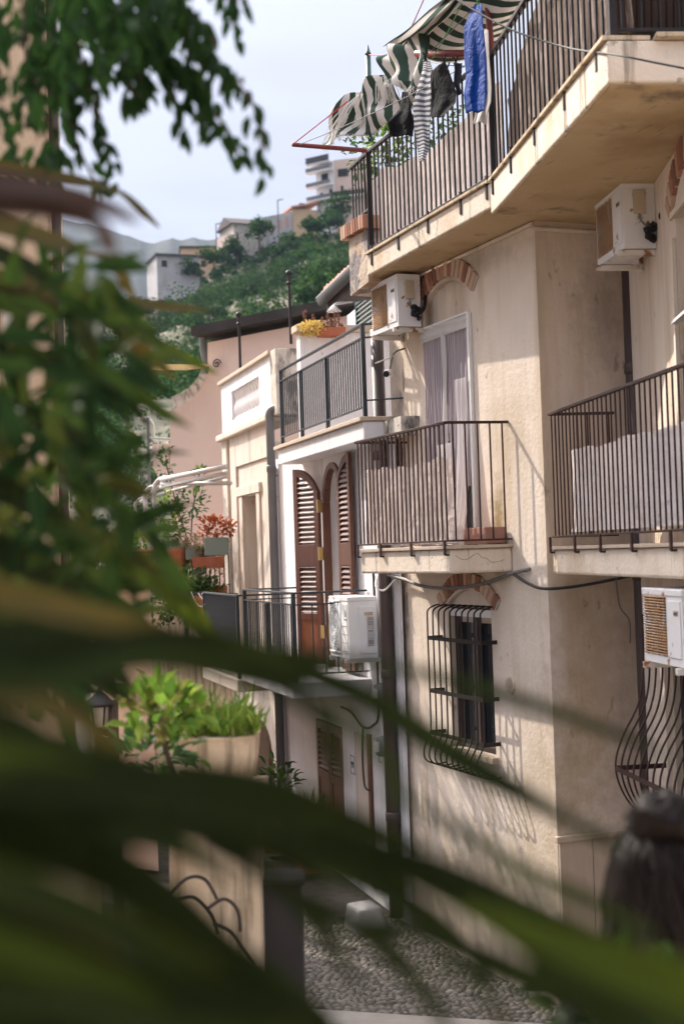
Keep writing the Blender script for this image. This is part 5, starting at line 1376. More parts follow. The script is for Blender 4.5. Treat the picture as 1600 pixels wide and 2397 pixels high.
# the striped awning in its torn pieces
aw = thing('awning', 'torn green and white striped awning with fringed flaps over the terrace corner', 'awning', WORLD, tuple(at(980, 110, 12.8)))
def patch(name, tl, tr, br_, bl_, m, sag=.0, amp=.03, nu=30, nv=30, seed=0, keep=None, fringe=False, folds=3):
    rng = random.Random(seed); ph = [rng.uniform(0, 6.28) for _ in range(5)]
    TL, TR, BR_, BL = at(*tl), at(*tr), at(*br_), at(*bl_)
    n = ((TR-TL).cross(BL-TL)).normalized()
    def f(u, v):
        p = TL.lerp(TR, u).lerp(BL.lerp(BR_, u), v)
        p = p + n*(amp*(math.sin(u*folds*6.28+ph[0]+2*math.sin(v*3+ph[1]))+.6*math.sin(v*7+u*4+ph[2])))
        p.z -= sag*4*u*(1-u)*(.4+.6*v)
        return p
    o = MB().grid(f, nu, nv, keep).build(name, m, aw, smooth=True, solid=.003)
    if fringe:
        fr = MB()
        for k in range(90):
            u = rng.random(); a = f(u, 1.0)+Vector((0, 0, .015)); b = a+Vector((rng.uniform(-.03, .03), rng.uniform(-.02, .02), -rng.uniform(.02, .06)))
            fr.tube([a, (a+b)/2+Vector((rng.uniform(-.015, .015), 0, 0)), b], .0022, 4)
        fr.build('fringe', M['cordwhite'], aw)
    return o
patch('awning_roof', (1085, -30, 11.0), (1260, -30, 10.4), (1165, 119, 11.8), (966, 119, 12.7), M['awning'], .10, .02, seed=1, folds=1)
patch('awning_edge', (1062, -16, 11.0), (1088, -6, 11.0), (982, 121, 12.7), (892, 119, 12.9), M['awningflap'], 0, .035, seed=2, folds=2)
patch('awning_flap', (888, 120, 12.7), (996, 74, 12.1), (1010, 206, 11.9), (893, 186, 12.5), M['awningflap'], .05, .05, seed=3, fringe=True, folds=2)
patch('awning_flap_tip', (930, 188, 12.3), (1008, 190, 11.92), (992, 238, 12.0), (962, 252, 12.2), M['awningflap'], .0, .03, seed=5, fringe=True)
patch('awning_rag', (800, 236, 13.3), (905, 158, 12.9), (952, 274, 12.8), (742, 340, 13.4), M['awningrag'], .04, .05, seed=4, fringe=True, folds=2)
rg = MB(); rng = random.Random(4)
for k in range(40):
    t = rng.random(); a = at(815+95*t, 240-75*t, 13.2-.3*t); b = at(748+200*t+rng.uniform(-6, 6), 338-60*t+rng.uniform(-12, 8), 13.35-.4*t)
    rg.tube(smooth_path([a, a.lerp(b, .5)+Vector((rng.uniform(-.06, .06), -.05, rng.uniform(-.04, .04))), b], 4), rng.uniform(.002, .005), 4)
rg.build('loose_threads', M['cordwhite'], aw)
for a, b, r, m, lb in (((684, 338, 13.1), (856, 352, 13.36), .022, 'redpole', 'red painted arm sticking out level from the terrace corner'), ((975, 125, 12.2), (1098, 126, 11.6), .032, 'redpole', 'red painted bar crossing under the awning'),
                       ((1137, -40, 11.1), (1150, 130, 11.05), .026, 'redpole', 'upright red pole at the terrace corner post')):
    tag(MB().tube([at(*a), at(*b)], r, 8).build('awning_pole', M[m], base=tuple(at(*a)), smooth=True), lb, 'pole')
gp = thing('garden_stake', 'dark green metal stake with a pointed tip behind the torn awning', 'stake', WORLD, tuple(at(866, 330, 14)))
a, b = at(867, 330, 14), at(861, 128, 14); MB().tube([a, b], .026, 10).build('shaft', M['greenpole'], gp, smooth=True); MB().lathe([(.032, 0), (.026, .02), (.003, .10)], b, 10).build('tip', M['greenpole'], gp, smooth=True)
for a, b, s, mm, lb in (((690, 334, 13.1), (815, 236, 13.2), .0, 'cordred', 'red string from the red arm to the awning rag'), ((955, 80, 12.7), (995, -10, 12.0), 0, 'cordred', 'red string rising from the awning flap'), ((1005, 68, 12.4), (1040, -10, 11.8), 0, 'cordred', 'second red string rising beside the awning edge'),
                        ((862, 128, 14), (900, 130, 13), 0, 'cordred', 'red string from the green stake to the flap'), ((1010, 138, 12), (1088, -10, 11), .02, 'cordgreen', 'green string crossing the awning stripes')):
    tag(MB().tube(bow(at(*a), at(*b), s, 6), .005, 5).build('string', M[mm], base=tuple(at(*a))), lb, 'string')
def onfloor(px, py, d):
    q_ = at(px, py, d); return Vector((q_.x, q_.y, E+2.80)), q_.z-E-2.80
for px_, py_, d, fol, lb in ((905, 330, 14.2, [(.35, .25, .42, 150, .09, .055, 'potgreen'), (.3, .2, .30, 80, .08, .05, 'bright')], 'climbing green plant behind the far end of the terrace railing'),
                            (848, 350, 14.6, [(.2, .2, .40, 110, .07, .035, 'potgreen')], 'wispy green plant at the far corner of the terrace'),
                            (1035, 285, 12.9, [(.26, .2, .25, 110, .07, .045, 'potgreen')], 'leafy plant low behind the pegged blue garment')):
    pf, hz = onfloor(px_, py_, d)
    potplant(lb, pf, 'round', .3, .25, [((0, 0, hz), f_[:3], f_[3], f_[4], f_[5], M[f_[6]]) for f_ in fol], 11, stems=[((0, 0, .2), (.03, 0, hz*.5), (0, 0, hz))])
potplant('pink petunias at the foot of the terrace railing', at(1330, 212, 9.6), 'round', .22, .12, [((0, 0, .12), (.10, .10, .05), 50, .04, .03, leafmat('petunia', [(.35, .03, .12), (.45, .05, .2)], .3))], 14)

# ================================================================== HILLSIDE
def ridge(x):
    P = [(-400, 45), (-110, 54), (-60, 57.5), (-48, 58.5), (-41, 60), (-30, 64), (-24, 66.5), (-14.5, 69), (-7, 72.5), (4, 74), (30, 77), (200, 80)]
    for (a, b), (c, d) in zip(P, P[1:]):
        if a <= x <= c: return b+(d-b)*(x-a)/(c-a)
    return P[-1][1]
def hill_z(x, y):
    rz = ridge(x*300/max(y, 60))+E-5.6
    t = max(0, (y-55)/245)
    n = noise.noise(Vector((x*.03, y*.03, 2)))*4.5+noise.noise(Vector((x*.1, y*.1, 7)))*1.8
    if t <= 1: return -6+(rz+6)*(t**1.08)+n*min(1, t*3)*min(1, (1-t)*6+.1)
    return rz-1.2-(y-300)*.02
HX = [-170+i*3 for i in range(100)]; HY = [52+j*3 for j in range(125)]
hv = [(x, y, hill_z(x, y)) for y in HY for x in HX]; nx = len(HX)
hf = [(j*nx+i, j*nx+i+1, (j+1)*nx+i+1, (j+1)*nx+i) for j in range(len(HY)-1) for i in range(nx-1)]
hm = MB(); hm.v = hv; hm.f = hf
struct(hm.build('hill', M['soil'], smooth=True))
import numpy as np
rs = np.random.RandomState(5)
def cards(cent, rad, n, size, up=.35):
    """n small leaf clumps on each crown: cent (k,3), rad (k,3)."""
    k = len(cent)
    d = rs.normal(size=(k, n, 3)); d /= np.linalg.norm(d, axis=2, keepdims=True)
    d[:, :, 2] = np.abs(d[:, :, 2])*1.0 - .25*(rs.rand(k, n) < .3)
    bump = 1+.25*np.sin(d[:, :, 0]*5+cent[:, None, 0])*np.sin(d[:, :, 1]*4+cent[:, None, 1])+.15*np.sin(d[:, :, 2]*9)
    p = cent[:, None, :]+d*rad[:, None, :]*(bump*rs.uniform(.72, 1.08, (k, n)))[:, :, None]
    nn = d+rs.normal(size=(k, n, 3))*.55; nn /= np.linalg.norm(nn, axis=2, keepdims=True)
    a = np.cross(nn, rs.normal(size=(k, n, 3))); a /= np.linalg.norm(a, axis=2, keepdims=True); b = np.cross(nn, a)
    s = (size[:, None]*rs.uniform(.6, 1.3, (k, n)))[:, :, None]
    q = np.stack([p-a*s, p-b*s*.62, p+a*s, p+b*s*.62], axis=2).reshape(-1, 3)
    return q
def card_object(name, q, m):
    me = bpy.data.meshes.new(name); nq = len(q)//4
    me.vertices.add(len(q)); me.vertices.foreach_set('co', q.astype(np.float32).ravel())
    me.loops.add(nq*4); me.loops.foreach_set('vertex_index', np.arange(nq*4, dtype=np.int32))
    me.polygons.add(nq); me.polygons.foreach_set('loop_start', np.arange(0, nq*4, 4, dtype=np.int32)); me.polygons.foreach_set('loop_total', np.full(nq, 4, dtype=np.int32))
    me.update(); me.validate(); me.materials.append(m)
    o = bpy.data.objects.new(name, me); COL.objects.link(o); return o
cen, rad, siz = [], [], []
for _ in range(1250):
    y = 62+rs.rand()**.8*240
    x = y*rs.uniform(-.215, .05)
    big = rs.rand()
    r = (1.4+3.6*big**2)*(.45+.55*y/300)
    if noise.noise(Vector((x*.045, y*.045, 3))) < -.10 and rs.rand() < .8: continue
    r *= 1-.55*max(0, min(1, (y-225)/50)); cen.append((x, y, hill_z(x, y)+r*.35)); rad.append((r, r, r*rs.uniform(.8, 1.35))); siz.append(.14+.24*y/300)
so_ = card_object('hillside_scrub', cards(np.array(cen), np.array(rad), 130, np.array(siz)), M['scrub']); so_['kind'] = 'stuff'
# trees one can tell apart along the crest
for i, (px_, py_, d, r, lb) in enumerate(((800, 488, 292, 3.0, 'broad green tree below the tall apartment block'), (770, 523, 286, 2.9, 'round green tree left of the terrace railing on the hill'), (740, 538, 280, 2.4, 'small green tree under the sunlit yellow scrub on the hill'), (605, 545, 290, 3.2, 'dark green tree before the gabled hill house'), (555, 585, 290, 2.6, 'small bush tree under the gabled hill house'),
                                          (440, 640, 284, 2.8, 'green tree right of the white hill house'), (765, 660, 180, 3.6, 'bright green tree beside the tiled eave'), (745, 690, 170, 3.0, 'bright green tree low over the pink roof'), (680, 578, 278, 2.4, 'spreading tree under the white facade on the hill'), (500, 610, 288, 3.0, 'tree between the two hill house groups'))):
    p = at(px_, py_, d); t = thing('hill_tree', lb, 'tree', WORLD, (p.x, p.y, p.z-r*1.1), 'trees on the hillside')
    MB().tube([(p.x, p.y, p.z-r*1.5), (p.x+.1, p.y, p.z-r*.6), (p.x, p.y, p.z)], [.30, .22, .1], 7).build('trunk', M['bark'], t)
    c = np.array([[p.x+rs.normal()*r*.4, p.y+rs.normal()*r*.3, p.z+rs.normal()*r*.28] for _ in range(6)])
    q = cards(c, np.full((6, 3), r*.62), 150, np.full(6, .34)); o = card_object('crown', q-np.array(OFF[t.name]), M['scrub']); o.parent = t

def far_house(label, p0, p1, pyt, pyb, depth, wm, wins=(), roof=None, parts=()):
    """p0/p1: (px, distance) of the facade's two base corners; heights from the photograph's rows at its near corner."""
    a = at(p0[0], pyb, p0[1]); b = at(p1[0], pyb, p1[1]); f = Frame(a.x, a.y, b.x-a.x, b.y-a.y); L = (Vector((b.x, b.y, 0))-Vector((a.x, a.y, 0))).length
    zt = at(p0[0], pyt, p0[1]).z; zb = min(a.z, b.z)-4
    t = thing('hill_house', label, 'house', f, (L/2, 0, a.z), 'houses on the hill crest')
    MB().box(0, L, 0, depth, zb, zt).build('wall', wm, t)
    for (x0, y0, x1, y1, m_) in wins:
        xa, za = f.hit(x0, y0); xb, zb2 = f.hit(x1, y1)
        MB().box(min(xa, xb), max(xa, xb), -.06, -.01, min(za, zb2), max(za, zb2)).build('window', m_, t)
    if roof == 'flat': MB().box(-.4, L+.4, -.5, depth+.4, zt+.01, zt+.35).build('roof', M['gutter'], t)
    if roof == 'gable':
        rm = MB(); rm.add([(-.6, -.6, zt), (L+.6, -.6, zt), (L+.6, depth+.6, zt), (-.6, depth+.6, zt), (-.6, depth/2, zt+2.2), (L+.6, depth/2, zt+2.2)], [(0, 1, 5, 4), (2, 3, 4, 5), (1, 2, 5), (3, 0, 4), (3, 2, 1, 0)]); rm.build('roof', M['boards'], t)
    if roof == 'slope':
        MB().hexa([(-.5, -.7, zt), (L+.5, -.7, zt+1.4), (L+.5, depth, zt+1.4), (-.5, depth, zt), (-.5, -.7, zt+.4), (L+.5, -.7, zt+1.8), (L+.5, depth, zt+1.8), (-.5, depth, zt+.4)]).build('roof', M['tile'], t)
    return t, f, L, zt
DK = M['darkroom']
far_house('low flat roofed brown house behind the white hill house', (425, 300), (512, 301), 580, 640, 8, M['tan'], ((470, 610, 482, 625, DK),), 'flat')
far_house('white flat roofed house with one dark window at the left end of the hill', (368, 281), (468, 284), 597, 655, 9, M['greywhite'], ((378, 609, 391, 625, DK), (407, 610, 417, 618, M['slatgrey']), (426, 611, 434, 616, M['slatgrey'])), 'flat')
far_house('grey brown house with a low gabled roof on the crest', (548, 297), (626, 300), 522, 580, 9, M['dirty'], ((553, 545, 558, 562, DK), (572, 545, 584, 556, DK)), 'gable')
far_house('small pink house beside the gabled house on the crest', (534, 295), (552, 296), 548, 585, 5, M['pink'], ((539, 556, 545, 568, DK),))
t, f, L, zt = far_house('white two storey house with brown windows on the crest', (620, 300), (684, 296.5), 507, 560, 8, M['greywhite'], ((631, 524, 638, 548, M['tile']), (652, 515, 659, 536, M['tile']), (668, 508, 675, 532, M['tile'])))
far_house('tan house with a sloping tiled roof beside the white crest house', (686, 297), (744, 299), 488, 545, 8, M['tan'], ((700, 475, 712, 486, DK),), 'slope')
t, f, L, zt = far_house('tall white apartment block with stacked balconies on the hill', (742, 300), (782, 297.5), 386, 500, 10, M['white'], ((752, 408, 768, 428, DK), (749, 452, 756, 470, DK), (771, 443, 778, 468, DK)))
for py_ in (405, 440, 472):
    xa, za = f.hit(738, py_); MB().box(-1.6, L+.2, -1.5, -.02, za-.3, za).build('balcony_slab', M['white'], t); MB().box(-1.6, L+.2, -1.5, -1.42, za+.02, za+.8).build('balcony_rail', M['pipe_grey'], t)
MB().box(-1.4, L, -1.4, 3, zt-.2, zt+.1).build('roof_terrace', M['white'], t); MB().box(-1.5, L, -1.5, -1.4, zt+.12, zt+1.4).build('roof_rail', M['gutter'], t)
t, f, L, zt = far_house('pinkish apartment wing behind the terrace railing on the hill', (783, 298), (860, 296), 374, 500, 10, M['pink'], ((790, 396, 815, 412, DK), (797, 435, 804, 458, DK), (800, 472, 806, 486, DK), (822, 384, 828, 400, DK)))
for py_ in (462, 448): 
    xa, za = f.hit(790, py_); MB().box(0, L, -1.2, -.02, za-.25, za).build('balcony_slab', M['white'], t); MB().box(0, L, -1.2, -1.12, za+.02, za+1.0).build('balcony_rail', M['darkiron'], t); break
for px_, yt, yb, d, lb in ((507, 524, 580, 290, 'street lamp on the crest left of the gabled house'), (652, 468, 545, 285, 'street lamp before the white crest house')):
    a, b = at(px_, yb, d), at(px_, yt, d); t = thing('street_lamp', lb, 'street lamp', WORLD, tuple(a), 'street lamps on the hill crest')
    MB().tube([(a.x, a.y, a.z-2), (a.x, a.y, b.z)], .10, 7).build('pole', M['gutter'], t); MB().bar((a.x, a.y, b.z), (a.x+1.1, a.y-.2, b.z+.12), .28, .14).build('lamp_head', M['gutter'], t)
# far mountains
mv = []; mfc = []; n = 120
for i in range(n+1):
    px_ = -300+i*12.5
    pr = [(-400, 560), (140, 512), (200, 520), (260, 540), (310, 556), (360, 572), (395, 557), (450, 556), (520, 562), (600, 575), (900, 570), (1400, 560)]
    for (a, b), (c, d) in zip(pr, pr[1:]):
        if a <= px_ <= c: py_ = b+(d-b)*(px_-a)/(c-a)
    py_ += 5*noise.noise(Vector((px_*.03, 0, 0)))+2*noise.noise(Vector((px_*.12, 3, 0)))
    top = at(px_, py_, 1500)
    for j in range(9):
        t = j/8; mv.append((top.x*(1-.45*t)+8*noise.noise(Vector((i*.3, j*.5, 0))), top.y*(1-.45*t)+22*noise.noise(Vector((i*.25, j*.6, 4))), top.z*(1-t**1.1)-6*t))
for i in range(n):
    for j in range(8): mfc.append((i*9+j, i*9+j+1, (i+1)*9+j+1, (i+1)*9+j))
mm_ = MB(); mm_.v = mv; mm_.f = mfc; struct(mm_.build('mountains', M['mount'], smooth=True))

# ================================================================== LEFT SIDE OF THE STREET
lh = thing('tan_house', 'tall plain tan house at the left edge behind the leaves', 'house', WORLD, (-5, 14, 0))
LHX = at(148, 700, 15.6).x
MB().box(-9, LHX, 12.4, 15.6, -.1, 11).build('wall', M['tan'], lh)
MB().box(LHX+.002, LHX+.03, 12.6, 13.1, 4.2, 6.0).build('window_surround', M['fascia'], lh, bevel=.005)
MB().tube([(LHX+.07, 14.9, 0), (LHX+.07, 14.9, 10.5)], .05, 10).build('rain_pipe', M['pipe_brown'], lh)
lowh = thing('low_house', 'low pinkish house with an orange tiled roof edge behind the left foliage', 'house', WORLD, tuple(at(290, 1500, 17)))
a, b = at(215, 1380, 17), at(352, 1385, 16.5); lm = MB(); lm.plan([(a.x, a.y), (b.x, b.y), (b.x-.62, b.y+2.5), (a.x-.5, a.y+2.5)], 0, a.z); lm.build('wall', M['pink'], lowh)
lm = MB(); lm.plan([(a.x-.1, a.y-.1), (b.x+.08, b.y-.1), (b.x-.55, b.y+2.6), (a.x-.6, a.y+2.6)], a.z+.003, a.z+.09); lm.build('roof_edge', M['tile'], lowh)
# gate pillar with the stone trough
gx0, gx1 = at(398, 2000, 6.1).x, at(606, 2000, 6.1).x
gpz = at(500, 1850, 6.1).z
gpil = thing('gate_pillar', 'pale square masonry pillar under the stone trough with iron scrolls in front', 'pillar', WORLD, ((gx0+gx1)/2, 6.3, 0))
MB().box(gx0, gx1, 6.1, 6.5, 0, gpz-.05).build('shaft', M['stone'], gpil, bevel=.012)
MB().box(gx0-.03, gx1+.03, 6.07, 6.53, gpz-.047, gpz).build('cap', M['stone'], gpil, bevel=.012)
rz_ = at(500, 1727, 6.1).z
trg = thing('stone_trough', 'stained stone trough overflowing with bright green weeds', 'planter', WORLD, ((gx0+gx1)/2, 6.3, gpz))
tm = MB(); cxx = (gx0+gx1)/2; hw = (gx1-gx0)/2
for j, (z, k) in enumerate(((gpz+.002, .80), (gpz+.05, .92), (gpz+(rz_-gpz)*.5, .99), (rz_-.02, 1.03), (rz_, 1.06))):
    for i in range(24):
        an = 2*math.pi*i/24; e_ = 3.5
        cx2 = abs(math.cos(an))**(2/e_)*math.copysign(1, math.cos(an)); sy2 = abs(math.sin(an))**(2/e_)*math.copysign(1, math.sin(an))
        tm.v.append((cxx+cx2*hw*k, 6.3+sy2*.2*k, z))
for j in range(4):
    for i in range(24): tm.f.append((j*24+i, j*24+(i+1) % 24, (j+1)*24+(i+1) % 24, (j+1)*24+i))
tm.f.append(tuple(range(23, -1, -1))); tm.f.append(tuple(96+i for i in range(24)))
tm.build('trough', M['stone'], trg)
wd = MB()
for _ in range(1200):
    p = Vector((cxx+random.uniform(-hw, hw)*.98, 6.3+random.uniform(-.19, .19), rz_-.01)); h = random.uniform(.03, .11) * (1.7 if random.random() < .07 else 1)
    wd.leaf(p+Vector((random.gauss(0, .015), random.gauss(0, .015), h*random.random()*.6)), Vector((random.gauss(0, .5), random.gauss(0, .5), 1)), Vector((random.gauss(0, 1), random.gauss(0, 1), .2)), h, random.uniform(.008, .018))
wd.build('weeds', M['bright'], trg)
isc = thing('iron_scrollwork', 'dark wrought iron scrolls in front of the pale pillar', 'ironwork', WORLD, tuple(at(470, 2250, 5.9)))
for pts in (((400, 2090), (440, 2055), (480, 2060), (508, 2105)), ((415, 2105), (455, 2100), (495, 2140), (512, 2185)), ((488, 2125), (525, 2105), (555, 2130), (563, 2180)), ((500, 2160), (540, 2180), (570, 2220), (596, 2255))):
    MB().tube(smooth_path([at(*p, 5.9) for p in pts], 8), .0075, 7).build('scroll', M['darkiron'], isc, smooth=True)
dp = thing('gate_post', 'dark timber gate post beside the pale pillar', 'post', WORLD, (at(658, 2300, 6.4).x, 6.4, 0))
a, b = at(612, 2060, 6.4), at(706, 2060, 6.4); MB().box(a.x, b.x, 6.32, 6.5, 0, a.z).build('post', M['roofdark'], dp, bevel=.01); MB().box(a.x-.015, b.x+.015, 6.30, 6.52, a.z+.001, a.z+.03).build('cap', M['roofdark'], dp, bevel=.01)
gp2 = thing('gate_pillar', 'second pale pillar at the left seen through dark leaves', 'pillar', WORLD, (at(150, 2000, 6.6).x, 6.6, 0))
a, b = at(90, 1890, 6.6), at(210, 1890, 6.6); MB().box(a.x, b.x, 6.5, 6.9, 0, a.z).build('shaft', M['stone'], gp2, bevel=.012); MB().box(a.x-.03, b.x+.03, 6.47, 6.93, a.z+.001, a.z+.05).build('cap', M['stone'], gp2, bevel=.012)
bb = thing('climbing_plant', 'bright yellow green climbing plant left of the stone trough', 'plant', WORLD, tuple(at(380, 1800, 5.4)))
foliage(at(375, 1665, 5.4), (.17, .12, .10), 75, .10, .055, M['bright'], bb, seed=81); foliage(at(415, 1640, 5.5), (.10, .1, .05), 20, .10, .05, M['bright'], bb, seed=82); foliage(at(345, 1770, 5.5), (.20, .15, .10), 90, .09, .04, M['potgreen'], bb, seed=83)
MB().tube(smooth_path([at(420, 1850, 5.5), at(390, 1760, 5.45), at(375, 1680, 5.4)]), .012, 6).build('stem', M['bark'], bb)
lt = thing('street_lantern', 'old black street lantern on a post behind the left leaves', 'lantern', WORLD, tuple(at(262, 1800, 8.5)))
p = at(236, 1712, 8.5); s4 = .075
MB().lathe([(.05, 0), (.06, .02), (.02, .03)], p, 6).build('foot', M['darkiron'], lt)
MB().lathe([(.05, .03), (s4, .15)], p, 6).build('glass', mat('lantern_glass', (.5, .42, .34), rough=.3), lt)
lc = MB(); lc.lathe([(.10, .152), (.085, .17), (.045, .21), (.02, .23), (.012, .26)], p, 12); lc.build('hood', M['darkiron'], lt, smooth=True)
lf = MB()
for k in range(6): lf.tube([p+Vector((.052*math.cos(k*1.047), .052*math.sin(k*1.047), .03)), p+Vector((.079*math.cos(k*1.047), .079*math.sin(k*1.047), .152))], .006, 4)
lf.build('frame', M['darkiron'], lt)
q = at(264, 1640, 8.5); MB().tube([(q.x, q.y, 0), q], .032, 8).build('post', M['bark'], lt); MB().tube([p+Vector((0, 0, 0)), Vector((q.x, q.y, p.z-.03))], .014, 6).build('arm', M['darkiron'], lt)
# plants at the foot of the white house
potplant('spiky grass tuft in a pot at the foot of the white house', Vector((C.w(-2.0, -.35, .02))), 'round', .42, .38, [((0, 0, .55), (.28, .2, .22), 170, .22, .03, M['bright'])], 21)
potplant('dark leafy pot plant at the foot of the pale house', Vector((C.w(-3.2, -.45, .02))), 'round', .45, .42, [((0, 0, .75), (.3, .25, .35), 160, .13, .06, M['potgreen'])], 22)
bx = thing('stone_block', 'rough stone block at the foot of the wall with a lit flat top', 'block', A, (-2.3, -.5, 0))
MB().hexa([(-2.55, -.62, -.05), (-2.2, -.62, -.05), (-2.2, -.3, -.05), (-2.55, -.3, -.05), (-2.52, -.59, .20), (-2.23, -.57, .18), (-2.23, -.33, .19), (-2.52, -.33, .21)]).build('block', M['concrete'], bx, bevel=.03)

# ================================================================== FOREGROUND LEAVES
def ribbon(mb, pts, ws, twist=.3, fold=.22):
    """A strap leaf with a folded midrib along 3-D points; ws in metres."""
    P = smooth_path(pts, 6); n = len(P); fw = []
    for i in range(n):
        k = i/(n-1)*(len(ws)-1); a = min(int(k), len(ws)-2); fw.append(ws[a]+(ws[a+1]-ws[a])*(k-a))
    base = len(mb.v)
    for i in range(n):
        t = (P[min(i+1, n-1)]-P[max(i-1, 0)]).normalized()
        view = Vector((0, -1, .35+twist*math.sin(i*.25))).normalized()
        sd = t.cross(view).normalized(); nn = sd.cross(t).normalized(); w_ = fw[i]/2
        for u, f in ((-1, 1), (-.5, .35), (0, 0), (.5, .35), (1, 1)):
            mb.v.append(tuple(P[i]+sd*w_*u+nn*w_*fold*f))
    for i in range(n-1):
        for c in range(4): a = base+i*5+c; mb.f.append((a, a+1, a+6, a+5))
    return mb
def strap_plant(name, label, base, leaves):
    t = thing(name, label, 'plant', WORLD, tuple(base))
    for path, ws, m in leaves:
        pts = [at(*p) for p in path]
        d0 = path[0][2]
        ribbon(MB(), pts, [w_*d0/F for w_ in ws]) .build('leaf', M[m], t, smooth=True) if False else None
        mb = MB(); ribbon(mb, pts, [w_*d0/F for w_ in ws]); mb.build('leaf', M[m], t, smooth=True)
    return t
def pp3(pts, d0, d1): 
    n = len(pts); return [(x, y, d0+(d1-d0)*i/(n-1)) for i, (x, y) in enumerate(pts)]
